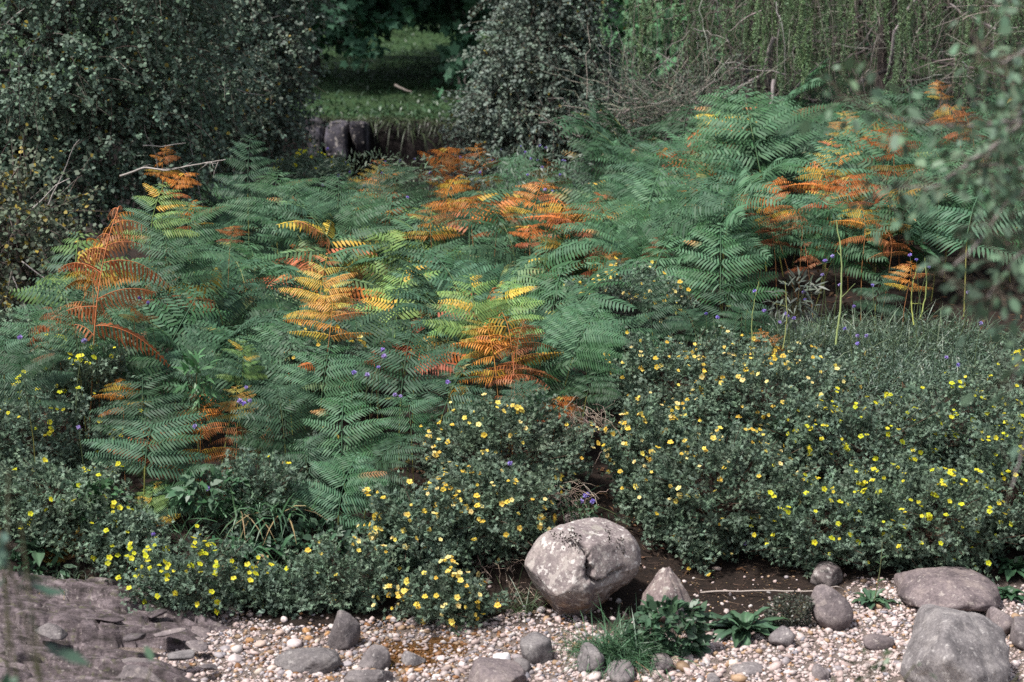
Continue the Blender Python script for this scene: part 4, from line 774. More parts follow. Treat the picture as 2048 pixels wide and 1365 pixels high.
tuft('broad bladed grass clump below the hanging rust frond', 520, 1020, 7.1, 150, (.12, .24), (.006, .012), (.055, .12, .06), .8, .08, .7, lift=.001)
tuft('broad green strap leaves beside the lemon flowered overhang', 490, 1100, 7.0, 90, (.14, .24), (.01, .02), (.05, .115, .055), .8, .06, .8, lift=.001)
tuft('grass hanging over the dark hollow under the broad leaves', 120, 1150, 6.96, 150, (.12, .25), (.003, .006), (.05, .08, .05), .8, .1, 1.1, lift=.001, lean=(0, -.7))
tuft('long grass arching left of the cracked boulder', 1040, 1225, 6.85, 80, (.12, .26), (.002, .004), (.06, .09, .04), .7, .04, .5)
tuft('grey green spiky leaves at the near edge of the grass mound', 1610, 640, 8.85, 140, (.12, .25), (.006, .012), (.1, .13, .1), .8, .07, .4)

def rosette(label, px, py, y, n, L, W, name='plantain', stalk=0, cat='plant', flat=.5, c=(.05, .1, .055)):
    """leafy rosette: each big leaf is a part"""
    p = on_ground(px, py) + (0, 0, .01) if py > 1180 else at(px, py, y); r = empty(name, p)
    for k in range(n):
        a = k * 2.4 + rng.normal() * .2; el = (flat + .9 * k / n) * rng.uniform(.7, 1.2); l = rng.uniform(*L) * (1 - .25 * k / n); w_ = rng.uniform(*W)
        d = np.array([math.cos(a) * math.cos(el), math.sin(a) * math.cos(el), math.sin(el)]); s = nrm(np.cross(d, (0, 0, 1))); u = np.cross(s, d)
        t = np.linspace(0, 1, 9); prof = np.interp(t, [0, .22, .4, .62, .85, 1], [.12, .2, .75, 1, .6, .03]) * w_ * .5
        ctr = d * t[:, None] * l + np.array([0, 0, -1.]) * (.45 * l * t ** 2.2)[:, None] * rng.uniform(.4, 1.3)
        q = np.array([-1, -.5, 0, .5, 1]); V = ctr[:, None] + s * (q[None, :, None] * prof[:, None, None]) + u * (np.abs(q)[None, :, None] * prof[:, None, None] * .35 + .004 * np.sin(t * 22 + k)[:, None, None] * np.abs(q)[None, :, None])
        V = V + u * (-.002 * (q == 0))[None, :, None]
        idx = np.arange(45).reshape(9, 5); F = np.stack([idx[:-1, :-1], idx[:-1, 1:], idx[1:, 1:], idx[1:, :-1]], -1).reshape(-1, 4)
        cc = np.array(c) * rng.uniform(.75, 1.25); cv = np.where((q == 0)[None, :, None], cc * 1.5, cc) * np.ones((9, 5, 1))
        mb = MB(); mb.add(V, F, cv.reshape(-1, 3)); mb.build('leaf', M_HERB, r, True)
    if stalk:
        t = np.linspace(0, 1, 12)[:, None]; P = np.array([.01, -.01, 0]) + np.array([.02, .0, stalk]) * t + np.array([.03, 0, 0]) * np.sin(t * 2.5) * .3
        mb = MB(); mb.tubes(P[None], np.linspace(.003, .0015, 12)[None], (.1, .11, .05), 5)
        k = np.array([4, 7, 8]); mb.polys(leaf_polys(P[k], np.array([(.8, -.3, .5), (-.8, -.2, .6), (.7, -.3, .7)]), np.tile((0., -.3, 1), (3, 1)), .03, .01, 'lance'), (.06, .11, .05)); mb.build('flower_stalk', M_STEM, r)
    return tag(r, label, cat)
rosette('large broad leaved rosette at the edge of the gravel right of the herb clump', 1488, 1268, 6.62, 40, (.15, .24), (.036, .056), flat=.1)
rosette('small rosette with a tall bare flower stalk beside the leaning stone', 1742, 1210, 6.85, 17, (.1, .15), (.028, .04), stalk=.26, flat=.15)
rosette('broad dock leaves hanging over the dark hollow at the lower left', 75, 1100, 7.0, 22, (.10, .19), (.035, .06), name='dock_plant', flat=.1, c=(.055, .1, .06))
rosette('dark leafy plant crowding the right edge behind the flat topped boulder', 2030, 1140, 7.1, 26, (.08, .16), (.03, .05), name='dock_plant', flat=.2, c=(.035, .08, .04))
rosette('dark broad leaves below the right edge plant beside the shaded stone', 2020, 1200, 6.8, 22, (.07, .13), (.03, .045), name='dock_plant', flat=.2, c=(.035, .08, .04))

def herb(label, px, py, y, rx, rz, ry, n, L, W, shape='round', c=(.05, .1, .055), name='herb_clump', cat='plant', stems=30, mat=None):
    if py > 1180: y = float(on_ground(px, py + rz * PPM / 7)[1]) + ry * .6
    p = at(px, py, y); r = empty(name, (p[0], y + ry * .3, p[2] - rz * .8)); q = p - np.array(r.location)
    d = unit(n); d[:, 1] = -np.abs(d[:, 1]) * .9 + .15; P = q + d * np.array([rx, ry, rz]) * (rng.uniform(.45, 1, (n, 1)) ** .5) * (1 + .15 * np.sin(d[:, 0:1] * 6) * np.cos(d[:, 2:3] * 5))
    l = rng.uniform(*L, n); mb = MB(); mb.polys(leaf_polys(P, nrm(d * .8 + .7 * unit(n) + (0, -.1, -.15)), unit(n) * .7 + np.array([0, -.45, .9]), l, l * (W[0] + (W[1] - W[0]) * rng.uniform(size=n)), shape), jit(c, n, .3, .08)); mb.build('foliage', mat or M_HERB, r)
    k = rng.choice(n, stems); t = np.linspace(0, 1, 5)[None, :, None]; mb = MB(); mb.tubes(P[k][:, None] * t + rng.normal(size=(stems, 1, 3)) * .02 * np.sin(t * 3.1), .0014, (.1, .1, .05), 3); mb.build('stems', M_STEM, r)
    return tag(r, label, cat)
herb('leafy herb clump spilling over stones right of the grass tuft', 1335, 1262, 6.55, .15, .12, .12, 620, (.025, .055), (.5, .7))
herb('low grey cushion plant between the rosette and the leaning stone', 1580, 1222, 6.62, .1, .075, .08, 1300, (.008, .015), (.5, .7), c=(.06, .07, .05))
herb('dark drooping leaves over the bedrock edge at the far left', 50, 1150, 6.95, .2, .09, .08, 260, (.04, .075), (.3, .45), c=(.05, .11, .055))
herb('soft leaved bramble at the dark hollow left of the boulder shrubs', 800, 1090, 7.0, .13, .11, .1, 330, (.025, .042), (.6, .8), c=(.065, .11, .07), name='bramble')
herb('broad green leaves below the green bracken, above the coarse grass', 420, 985, 7.15, .16, .08, .1, 190, (.035, .065), (.4, .55), c=(.05, .12, .06))
herb('light green leaves left of the lemon flowered shrub', 190, 1000, 7.1, .13, .08, .09, 200, (.03, .055), (.4, .6), c=(.05, .12, .05))
herb('leafy plant with rounded leaves above the wedge stone', 640, 1090, 7.05, .17, .1, .1, 330, (.025, .05), (.55, .75), c=(.05, .1, .06))
herb('pale green seedling leaves between golden fern and hanging brown frond', 158, 1165, 6.95, .04, .03, .03, 24, (.025, .04), (.5, .6), c=(.14, .2, .05))
herb('upright green willowherb among the bracken near the small dark shrub', 395, 765, 7.55, .07, .13, .06, 90, (.05, .08), (.2, .28), 'lance', c=(.055, .14, .06), name='willowherb')
herb('narrow leaved grey willowherb beside the grass mound', 1590, 600, 8.95, .13, .13, .08, 130, (.05, .085), (.12, .18), 'lance', c=(.09, .11, .085), name='willowherb')
herb('small herb at the top of the cracked boulder', 1165, 1022, 7.12, .06, .03, .05, 70, (.015, .03), (.4, .6), c=(.05, .1, .05))
herb('leafy wildflower mass between tall bracken and the birch', 1050, 345, 12.3, .5, .2, .4, 900, (.025, .06), (.2, .3), 'lance', c=(.085, .12, .085), name='wildflower_clump')
herb('pale flowering herbs behind the front bracken below the dark stream bank', 740, 350, 12.0, .55, .16, .4, 900, (.025, .06), (.2, .3), 'lance', c=(.095, .14, .085), name='wildflower_clump')

# ------------------------------------------------------------------ sticks, dead stems, litter
def stick(label, pix, rad, c=(.34, .29, .26), name='dead_stick', twigs=0, cat='stick'):
    P = np.array([at(px, py, y) for px, py, y in pix]); o0 = P[0].copy(); t = np.linspace(0, len(P) - 1, 30)
    bow = rng.uniform(.01, .035) * rng.choice([-1, 1]) if name == 'bare_stalk' else 0
    Q = np.stack([np.interp(t, np.arange(len(P)), P[:, k]) for k in range(3)], 1) - o0 + np.array([bow, 0, 0]) * np.sin(np.linspace(0, 3.6, 30))[:, None] + .004 * np.cumsum(rng.normal(size=(30, 3)), 0) * .3
    mb = MB(); mb.tubes(Q[None], np.linspace(rad, rad * .4, 30)[None], c, 6)
    for _ in range(twigs):
        j = rng.integers(4, 28); d = nrm(rng.normal(size=3) + (0, -.2, .1)) * rng.uniform(.04, .14); tt = np.linspace(0, 1, 4)[:, None]; mb.tubes((Q[j] + d * tt + rng.normal(size=(4, 3)) * .004 * tt)[None], np.linspace(rad * .4, rad * .15, 4)[None], c, 4)
    o = mb.build(name, M_BARK, None, True); o.location = o0; return tag(o, label, cat)
stick('long thin pale stick lying across the brown soil behind the plantain', [(1372, 1190, 6.95), (1430, 1184, 6.9), (1560, 1184, 6.85), (1640, 1184, 6.75), (1672, 1172, 6.62), (1712, 1188, 6.7)], .0045, twigs=3)
stick('pale bare branch reaching out of the alder over the bracken', [(240, 352, 9.6), (290, 336, 9.5), (330, 342, 9.4), (400, 328, 9.3), (450, 318, 9.3)], .007, (.3, .27, .25), 'dead_branch', 12, 'branch')
stick('grey forked stick standing below the herb clump', [(1352, 1370, 6.0), (1348, 1330, 6.15), (1330, 1290, 6.3), (1310, 1255, 6.4)], .0035, (.3, .26, .24), twigs=4)
stick('thin dry stem stretching from the lip of the gap', [(1183, 950, 7.5), (1192, 930, 7.6), (1205, 905, 7.7)], .003, (.35, .27, .22))
stick('tall pale green bracken stalk without leaves rising from the grass mound', [(1672, 690, 8.9), (1672, 600, 8.95), (1676, 500, 9.0), (1682, 445, 9.05)], .0065, (.24, .3, .12), 'bare_stalk', 2, 'stem')
stick('yellowish stalk behind the grass mound, shorter of the pair beside the shade', [(1828, 650, 9.2), (1832, 590, 9.25), (1834, 530, 9.3)], .0045, (.3, .33, .09), 'bare_stalk', 1, 'stem')
stick('greener stalk close beside the shorter yellowish one', [(1840, 640, 9.25), (1846, 580, 9.3), (1852, 520, 9.35)], .0045, (.26, .31, .1), 'bare_stalk', 1, 'stem')
stick('thin green stalk among lilac flowers in front of tall bracken', [(1508, 720, 8.7), (1511, 640, 8.75), (1514, 560, 8.8)], .0035, (.24, .28, .1), 'bare_stalk', 1, 'stem')
stick('thin yellow stalk left of the grass mound', [(1566, 700, 8.7), (1568, 630, 8.75), (1575, 565, 8.8)], .003, (.26, .28, .1), 'bare_stalk', 2, 'stem')
for k, (lb, px, py, y, dx) in enumerate([('bundle of dead grey twigs in the bare gap below the orange bracken', 1165, 830, 7.6, .1), ('dry twigs hanging under the boulder shrub', 1000, 1130, 6.98, .1), ('dry rootlets hanging over the wedge stone', 655, 1205, 6.85, .12), ('dead twigs hanging under the overhanging cinquefoil', 1450, 1060, 7.45, .14), ('dry twigs sprawling at the left lip of the gap', 1125, 985, 7.2, .1), ('dead straw hanging left of the cracked boulder', 1035, 1190, 6.88, .06), ('dead stems under the right hand cinquefoil', 1860, 1120, 7.3, .1), ('dry straw hanging below the coarse grass', 545, 1180, 6.9, .07)]):
    p = at(px, py, y); n = 60; mb = MB(); P0 = rng.normal(size=(n, 3)).clip(-1.6, 1.6) * np.array([dx * .6, .03, .03]); d = nrm(rng.normal(size=(n, 3)) * np.array([1, .6, .6]) + np.array([0, -.5, -.45])) * rng.uniform(.04, .15, (n, 1)); t = np.linspace(0, 1, 6)[None, :, None]
    mb.tubes(P0[:, None] + d[:, None] * t + np.array([0, 0, -1.]) * .05 * t ** 2 * rng.uniform(0, 1, (n, 1, 1)) + .01 * rng.normal(size=(n, 6, 3)) * t, .0013, jit((.26, .2, .16), n, .4), 3)
    o = mb.build('dead_twigs', M_BARK); o.location = p; tag(o, lb, 'twigs')
mb = MB(); n = 9000   # dead bracken and leaf litter on the bank floor
x = rng.uniform(-3.2, 4, n); y = rng.uniform(7.1, 15, n); P = np.stack([x, y, ground_z(x, y) + rng.uniform(0, .03, n)], 1)
mb.polys(leaf_polys(P, unit(n) * (1, 1, .3), unit(n) * .5 + (0, 0, 1), rng.uniform(.02, .06, n), rng.uniform(.008, .02, n), 'lance'), jit((.1, .055, .03), n, .5))
n = 2600; x = rng.uniform(.1, 2.2, n); y = rng.uniform(6.4, 7.6, n); P = np.stack([x, y, ground_z(x, y) + .004], 1)
mb.polys(leaf_polys(P, unit(n) * (1, 1, .2), unit(n) * .3 + (0, 0, 1), rng.uniform(.004, .011, n), .006, 'kite'), jit(np.where(rng.uniform(size=(n, 1)) < .25, np.array([[.38, .26, .12]]), np.array([[.12, .075, .05]])), n, .5))
n = 900; x = rng.uniform(.1, 2.2, n); y = rng.uniform(6.4, 7.5, n); P = np.stack([x, y, ground_z(x, y) + .003], 1); d = unit(n) * (1, 1, .15); mb.tubes(P[:, None] + d[:, None] * np.linspace(0, 1, 4)[None, :, None] * rng.uniform(.01, .06, (n, 1, 1)), .0009, jit((.2, .14, .1), n, .5), 3)
tag(mb.build('litter', M_DEAD), 'dead brown leaf litter on the soil of the bank', 'litter', kind='stuff')

# ------------------------------------------------------------------ trees
def crown(mb, tw, ells, ntw, per, size, shape, wr, c, droop=.3, tl=(.18, .4), yel=.02, clump=.5, twc=(.12, .1, .085), keep=lambda P: np.ones(len(P), bool), org=np.zeros(3)):
    """leafy twigs through the outer part of ellipsoids [(centre, radii)], gathered in clumps"""
    vol = np.array([e[1][0] * e[1][1] * e[1][2] for e in ells]) ** (2 / 3); pick = rng.choice(len(ells), ntw, p=vol / vol.sum())
    C = np.array([e[0] for e in ells])[pick]; Rr = np.array([e[1] for e in ells])[pick]
    d = unit(ntw); q = rng.uniform(.25, 1, (ntw, 1)) ** .45
    q = q * (1 + .22 * np.sin(d[:, 0:1] * 4 + pick[:, None]) * np.cos(d[:, 2:3] * 5) + .1 * np.sin(d[:, 0:1] * 11 + d[:, 2:3] * 13))
    P0 = C + d * Rr * q
    lum = np.sin(P0[:, 0] * 7.1 + P0[:, 1] * 3) * np.cos(P0[:, 2] * 8.3 + P0[:, 1] * 5) + .6 * np.sin(P0[:, 0] * 15 + P0[:, 2] * 17)
    ok_ = keep(P0) & (lum > rng.uniform(-1.6, clump, ntw)); P0, d = P0[ok_], d[ok_]; n = len(P0)
    D = nrm(d + .8 * unit(n) + np.array([0, 0, -droop])); L = rng.uniform(*tl, n)
    t = np.linspace(0, 1, 5)[None, :, None]; Lc = L[:, None, None]
    tp = P0[:, None] + D[:, None] * Lc * t + np.array([0, 0, -1.]) * droop * .6 * Lc * t ** 2
    k = rng.uniform(size=n) < .6
    tw.tubes(tp[k] - org, np.linspace(.004, .0012, 5)[None] * (size / .036) ** .5, jit(twc, int(k.sum()), .35), 3)
    s = rng.uniform(.05, 1, (n, per, 1)); Q = P0[:, None] + D[:, None] * Lc * s + np.array([0, 0, -1.]) * droop * .6 * Lc * s ** 2
    of = unit(n * per).reshape(n, per, 3); A = nrm(D[:, None] * .5 + of * .9 + np.array([0, 0, -.25])).reshape(-1, 3); Q = (Q + of * size * .25).reshape(-1, 3)
    Nn = unit(len(Q)) * .75 + np.array([0, -.35, .75]); l = size * rng.uniform(.6, 1.2, len(Q))
    cc = np.repeat(jit(c, n, .22, .06), per, axis=0) * (1 + .15 * rng.uniform(-1, 1, (len(Q), 1)))
    yl = rng.uniform(size=len(Q)) < yel; cc[yl] = np.array([.28, .22, .04]) * rng.uniform(.6, 1.2, (int(yl.sum()), 1))
    mb.polys(leaf_polys(Q - org, A, Nn, l, l * wr, shape), cc)
def limb(mb, a, b, r0, r1, c, wob=.06, n=14, sides=7):
    t = np.linspace(0, 1, n)[:, None]; a, b = np.array(a, float), np.array(b, float); L = np.linalg.norm(b - a)
    P = a * (1 - t) + b * t + np.cumsum(rng.normal(size=(n, 3)), 0) * wob * L / n * 1.2 * (t * (1.2 - t) * 3)
    mb.tubes(P[None], np.linspace(r0, r1, n)[None], c, sides); return P
def px_ell(px, py, y, rx, rz, ry): return (at(px, py, y), np.array([rx * m_per_px(y), ry, rz * m_per_px(y)]))
def tree(name, label, cat, trunk, ells, bark, r0, group=None, limbs=10, pale=0, over=(), **kw):
    """trunk: list of points; ells: crown ellipsoids; over: unseen canopy added for its shade"""
    T = np.array(trunk, float); org = T[0].copy(); root = empty(name, org)
    tb = MB(); t = np.linspace(0, len(T) - 1, 26); Q = np.stack([np.interp(t, np.arange(len(T)), T[:, k]) for k in range(3)], 1); Q += np.cumsum(rng.normal(size=Q.shape), 0) * .008
    tb.tubes((Q - org)[None], np.linspace(r0, r0 * .25, 26)[None], bark, 10)
    tb.build('trunk', M_BARK, root, True)
    br, lf = MB(), MB()
    for k in range(limbs):
        e = ells[k % len(ells)]; b_ = e[0] + unit(1)[0] * e[1] * rng.uniform(.5, .95); j = np.argmin(((Q - (e[0] + (0, 0, -e[1][2] * .5))) ** 2).sum(1)); j = int(np.clip(j + rng.integers(-4, 3), 1, 25))
        P = limb(br, Q[j] - org, b_ - org, r0 * .35, .006, bark)
        for _ in range(5):
            i = rng.integers(4, 14); limb(br, P[min(i, 13)], P[min(i, 13)] + unit(1)[0] * e[1] * .4, .008, .002, bark, n=7, sides=4)
    for k in range(pale):
        e = ells[rng.integers(len(ells))]; d = unit(1)[0]; d[1] = -abs(d[1]); a = e[0] + d * e[1] * .85; b_ = a + np.array([rng.normal() * .3, -.1, rng.normal() * .3])
        limb(br, a - org, b_ - org, .005, .0018, (.42, .38, .36), n=8, sides=4, wob=.12)
    crown(lf, br, ells, org=org, **kw)
    if over: crown(lf, br, list(over), org=org, **{**kw, 'ntw': 700 * len(over), 'tl': (.4, .9)})  # unseen extra canopy above the frame, added to shade the meadow
    br.build('branches', M_BARK, root, True); lf.build('crown', M_TREE, root)
    return tag(root, label, cat, group)
g_ = lambda x, y: (x, y, gz(x, y))
ALD = (.1, .152, .108)
tree('alder_tree', 'large alder with small round leaves and pale dead twigs filling the upper left', 'tree', [g_(-3.2, 12.2), at(95, 300, 12.1), at(110, 0, 12), at(120, -500, 12)],
     [px_ell(60, 120, 11.6, 260, 190, .75), px_ell(230, 250, 11.7, 170, 160, .6), px_ell(-120, 300, 11.7, 200, 200, .7), px_ell(160, -120, 11.8, 330, 200, .8), px_ell(50, 330, 11.5, 150, 110, .5), px_ell(330, 130, 11.9, 150, 180, .6), px_ell(200, -420, 12, 380, 260, 1.0)],
     (.09, .075, .07), .10, limbs=21, pale=12, ntw=7600, per=18, size=.029, shape='round', wr=1.0, c=ALD, droop=.35, yel=.015, clump=.3)
tree('birch_tree', 'rounded grey green birch right of the alder, edging the gap', 'tree', [g_(-2.6, 15.2), at(450, 250, 15), at(440, 0, 15), at(430, -400, 15)],
     [px_ell(455, 120, 14.6, 145, 130, .8), px_ell(505, 190, 14.6, 80, 100, .6), px_ell(420, 270, 14.5, 170, 60, .6), px_ell(520, 20, 14.8, 100, 110, .7), px_ell(400, -60, 15, 200, 150, .8), px_ell(430, -300, 15, 180, 200, .9)],
     (.2, .18, .17), .07, limbs=15, pale=10, ntw=5200, per=17, size=.033, shape='round', wr=.9, c=(.125, .172, .132), droop=.4, yel=.01, clump=.35)
tree('hazel_bush', 'low hazel bush with some yellowing leaves at the left edge', 'bush', [g_(-2.85, 10.4), at(40, 500, 10.2), at(50, 380, 10.2)],
     [px_ell(40, 430, 10.1, 90, 80, .4), px_ell(-60, 500, 10.1, 110, 110, .5), px_ell(60, 530, 10.0, 50, 60, .3)], (.09, .07, .06), .03, limbs=8, pale=4, ntw=900, per=14, size=.03, shape='round', wr=.9, c=(.09, .115, .075), droop=.2, yel=.1, clump=.8)
tree('birch_bush', 'bushy birch with silvery leaves standing alone at the top middle', 'tree', [g_(.35, 16.3), at(1080, 200, 16), at(1095, 0, 16), at(1100, -400, 16)],
     [px_ell(1100, 180, 15.9, 130, 60, .6), px_ell(1060, 245, 15.8, 120, 50, .5), px_ell(1080, 90, 15.9, 95, 60, .5), px_ell(1150, 140, 15.8, 70, 55, .4), px_ell(1010, 200, 15.7, 65, 40, .4), px_ell(1020, 120, 15.9, 55, 40, .4), px_ell(1105, -20, 16, 90, 90, .55), px_ell(1110, -200, 16, 100, 160, .6), px_ell(1000, 290, 15.8, 90, 35, .4)],
     (.2, .18, .17), .05, limbs=14, pale=6, ntw=4800, per=17, size=.034, shape='round', wr=.85, c=(.14, .185, .148), droop=.35, yel=.012, clump=.35)
SYC = (.06, .145, .08)
def syc(label, x, y, ells, n, c=SYC): tree('sycamore_tree', label, 'tree', [g_(x, y), (x + .1, y, 3), (x + .2, y, 6), (x, y, 10)], ells, (.1, .09, .08), .2, 'sycamores beyond the gully', limbs=12, over=[(np.array([x + 1.2 * math.sin(k * 2.1), y - 1 + 1.6 * math.cos(k * 2.1), 6.2 + .6 * k]), np.array([2.6, 2.6, 1.3])) for k in range(3)], ntw=n, per=9, size=.15, shape='palm', wr=.95, c=c, droop=.4, tl=(.2, .45), yel=.0, clump=.6, twc=(.08, .07, .06))  # over: unseen upper crowns, put in to cast shade on the meadow
syc('sycamore with hanging leafy boughs above the meadow, next to the rounded birch', -3.2, 27, [px_ell(700, -40, 25, 90, 60, 1.2), px_ell(735, 60, 24.5, 34, 30, .4), px_ell(645, 20, 25, 50, 40, .8), px_ell(760, -60, 26, 180, 90, 1.5), px_ell(640, -100, 26, 200, 160, 2), px_ell(840, -260, 27, 260, 200, 2.5)], 1500)
syc('sycamore bough hanging low beside the alone standing birch', -.8, 30, [px_ell(905, 195, 23, 26, 45, .4), px_ell(915, -10, 26, 40, 50, 1.0), px_ell(925, 110, 25, 30, 50, .7), px_ell(930, -80, 28, 150, 110, 2), px_ell(900, -300, 30, 250, 220, 2.5)], 1000)
syc('bright green sycamore between the birch and the larch', 3.4, 24, [px_ell(1280, 110, 21, 90, 70, .9), px_ell(1350, 60, 21, 90, 80, .9), px_ell(1260, 10, 22, 110, 90, 1.2), px_ell(1340, 180, 21, 80, 40, .8), px_ell(1300, -200, 23, 220, 180, 2)], 1500, (.07, .17, .075))
syc('far sycamore closing the view behind the meadow', -1.6, 40, [px_ell(800, -70, 38, 120, 45, 2), px_ell(880, -80, 38, 120, 50, 2), px_ell(760, -100, 40, 250, 110, 3), px_ell(900, -220, 41, 300, 200, 4)], 1300)
syc('far dark sycamore behind the hanging boughs', -6.5, 42, [px_ell(640, -60, 40, 130, 60, 2), px_ell(560, -60, 41, 260, 130, 3), px_ell(700, -200, 42, 300, 150, 4)], 1100)
syc('dark sycamore behind the larch', 7, 33, [px_ell(1480, 60, 31, 220, 150, 2), px_ell(1750, 60, 32, 220, 160, 2.5), px_ell(1600, -150, 33, 400, 200, 4), px_ell(2000, 50, 32, 200, 170, 2.5)], 1500, (.035, .075, .04))
# wood far behind that shuts out the sky
fw, ft = MB(), MB()
crown(fw, ft, [(np.array([x_, y_, gz(x_, y_) + z_]), np.array([4.5, 3, 4.0])) for x_, y_, z_ in [(-26, 56, 3), (-19, 54, 3.2), (-12, 55, 2.8), (-6, 56, 3.4), (0, 54, 3), (6, 55, 3.3), (12, 54, 3), (18, 55, 3), (25, 56, 3), (-14, 62, 8), (-4, 62, 8), (6, 62, 8), (16, 62, 8)]], 5200, 10, .3, 'palm', .95, (.03, .06, .032), tl=(.5, 1.2), clump=1.2)
tag(fw.build('woodland', M_TREE), 'dark woodland closing off the view behind all the trees', 'wood', kind='stuff')

# larch: drooping green shoots over a thicket of grey dead twigs
T0 = np.array(g_(3.6, 16.5)); root = empty('larch_tree', T0)
tb = MB(); limb(tb, (0, 0, 0), (.3, .2, 9), .16, .04, (.11, .09, .085), n=26, sides=10, wob=.02); tb.build('trunk', M_BARK, root, True)
lb, dt, sh, nd = MB(), MB(), MB(), MB(); arms = []
for k in range(46):
    zt = rng.uniform(1.5, 3.3) if k < 36 else rng.uniform(.5, 1.5); a = np.array([.05, .05, zt])
    e = np.array([rng.uniform(-2.7, 1.9), rng.uniform(-2.4, .6), zt + rng.uniform(-.6, .25)]); arms.append(limb(lb, a, e, rng.uniform(.02, .035), .006, (.13, .11, .105), n=20, wob=.1))
for (p0, p1, r_) in (((1548, 75, 14.6), (1525, 150, 14.7), .02), ((1525, 150, 14.7), (1440, 205, 14.8), .014), ((1548, 160, 14.6), (1535, 235, 14.5), .018), ((1790, 60, 14.5), (1770, 150, 14.6), .016), ((1830, 0, 14.6), (1790, 60, 14.5), .016), ((1440, 205, 14.7), (1340, 195, 14.6), .01), ((1385, 185, 14.5), (1375, 275, 14.4), .008), ((1990, 60, 14.8), (1900, 10, 14.9), .016)):
    limb(lb, at(*p0) - T0, at(*p1) - T0, r_, r_ * .6, (.3, .26, .26), n=12, wob=.1)
n = 3200     # dead twigs everywhere in the shaded inside
P0 = np.stack([rng.uniform(-2.1, 2.6, n), rng.uniform(-1.9, 1.2, n), rng.uniform(.25, 2.6, n)], 1)
d = nrm(rng.normal(size=(n, 3)) * np.array([.8, .6, .6]) + np.array([-.1, -.2, -.75])) * rng.uniform(.15, .55, (n, 1)); t = np.linspace(0, 1, 6)[None, :, None]
dt.tubes(P0[:, None] + d[:, None] * t + np.array([0, 0, -1.]) * .12 * t ** 2 + .03 * rng.normal(size=(n, 6, 3)) * t, np.linspace(.0042, .0016, 6)[None], jit((.12, .1, .088), n, .8), 3)
n2 = 520; P1 = np.stack([rng.uniform(-2.3, 2.6, n2), rng.uniform(-2.4, -1.2, n2), rng.uniform(.3, 2.1, n2)], 1); d1 = nrm(rng.normal(size=(n2, 3)) * np.array([1, .5, .9]) + np.array([-.2, -.1, -.5])) * rng.uniform(.2, .7, (n2, 1)); t = np.linspace(0, 1, 7)[None, :, None]
dt.tubes(P1[:, None] + d1[:, None] * t + .05 * np.cumsum(rng.normal(size=(n2, 7, 3)), 1) * .35, np.linspace(.0055, .0018, 7)[None], jit((.24, .22, .2), n2, .5), 3)
ns = 1150     # hanging shoots with needle tufts
src = [arms[rng.integers(36)][rng.integers(6, 20)] for _ in range(ns)]
P0 = np.array(src) + rng.normal(size=(ns, 3)) * .06; cu = rng.uniform(-2.6, 2.4, 46); ci_ = rng.integers(34, size=ns); cf = rng.uniform(size=ns) < .62; P0[cf, 0] = cu[ci_[cf]] + rng.normal(size=int(cf.sum())) * .05; P0[cf, 1] = (-2.7 + 1.3 * rng.uniform(size=46))[ci_[cf]] + rng.normal(size=int(cf.sum())) * .06; P0[cf, 2] = (1.5 + 1.1 * rng.uniform(size=46))[ci_[cf]] + rng.normal(size=int(cf.sum())) * .25; L = rng.uniform(.35, 1.25, ns) * np.where(P0[:, 2] > 1.5, 1, .5)
t = np.linspace(0, 1, 10)[None, :, None]; sw = rng.normal(size=(ns, 1, 3)) * np.array([.2, .12, 0])
S_ = P0[:, None] + np.array([0, 0, -1.]) * L[:, None, None] * t + sw * L[:, None, None] * (np.sin(t * 2) * .7) + .012 * rng.normal(size=(ns, 10, 3))
gr = rng.uniform(size=ns) < .62
sh.tubes(S_, np.linspace(.003, .0012, 10)[None], np.where(gr[:, None], np.array([[.1, .13, .06]]), np.array([[.2, .175, .155]])), 3)
G_ = S_[gr]; LG = L[gr]; m_ = 52; u = np.linspace(.06, 1, m_) * 9; i0 = np.clip(u.astype(int), 0, 8); f = (u - i0)[None, :, None]
C = G_[:, i0] * (1 - f) + G_[:, i0 + 1] * f; q = 5
A = unit(C.shape[0] * m_ * q).reshape(C.shape[0], m_, q, 3) + np.array([0, 0, -.35]); Q = np.repeat(C[:, :, None], q, 2)
gc = np.repeat(jit((.15, .25, .125), C.shape[0], .3, .08), m_ * q, axis=0)
nd.polys(leaf_polys(Q.reshape(-1, 3), A.reshape(-1, 3), unit(A.size // 3), .026, .0055, 'kite'), gc)
lb.build('limbs', M_BARK, root, True); dt.build('dead_twigs', M_BARK, root); sh.build('hanging_shoots', M_BARK, root); nd.build('needles', M_TREE, root)
tag(root, 'larch with drooping green shoots over a tangle of grey dead twigs', 'tree')
# silver grey sallow tangle at the left foot of the larch
p = at(1330, 230, 14.2); root = empty('willow_thicket', g_(p[0], 14.6)); q = p - np.array(root.location); mb, lf = MB(), MB(); n = 260
d = nrm(rng.normal(size=(n, 3)) * np.array([1.2, .5, .8]) + np.array([-.15, -.2, .25])); P0 = q + rng.normal(size=(n, 3)) * np.array([.3, .2, .12]); t = np.linspace(0, 1, 8)[None, :, None]
tp = P0[:, None] + d[:, None] * rng.uniform(.2, .7, (n, 1, 1)) * t + np.array([0, 0, 1.]) * .1 * t ** 2 + .03 * rng.normal(size=(n, 8, 3)) * t
mb.tubes(tp, np.linspace(.0045, .0016, 8)[None], jit((.24, .22, .19), n, .5), 3); mb.tubes((np.array([0, 0, 0]) + q * np.linspace(0, 1, 6)[:, None])[None], .015, (.2, .17, .15), 6); mb.build('branches', M_BARK, root)
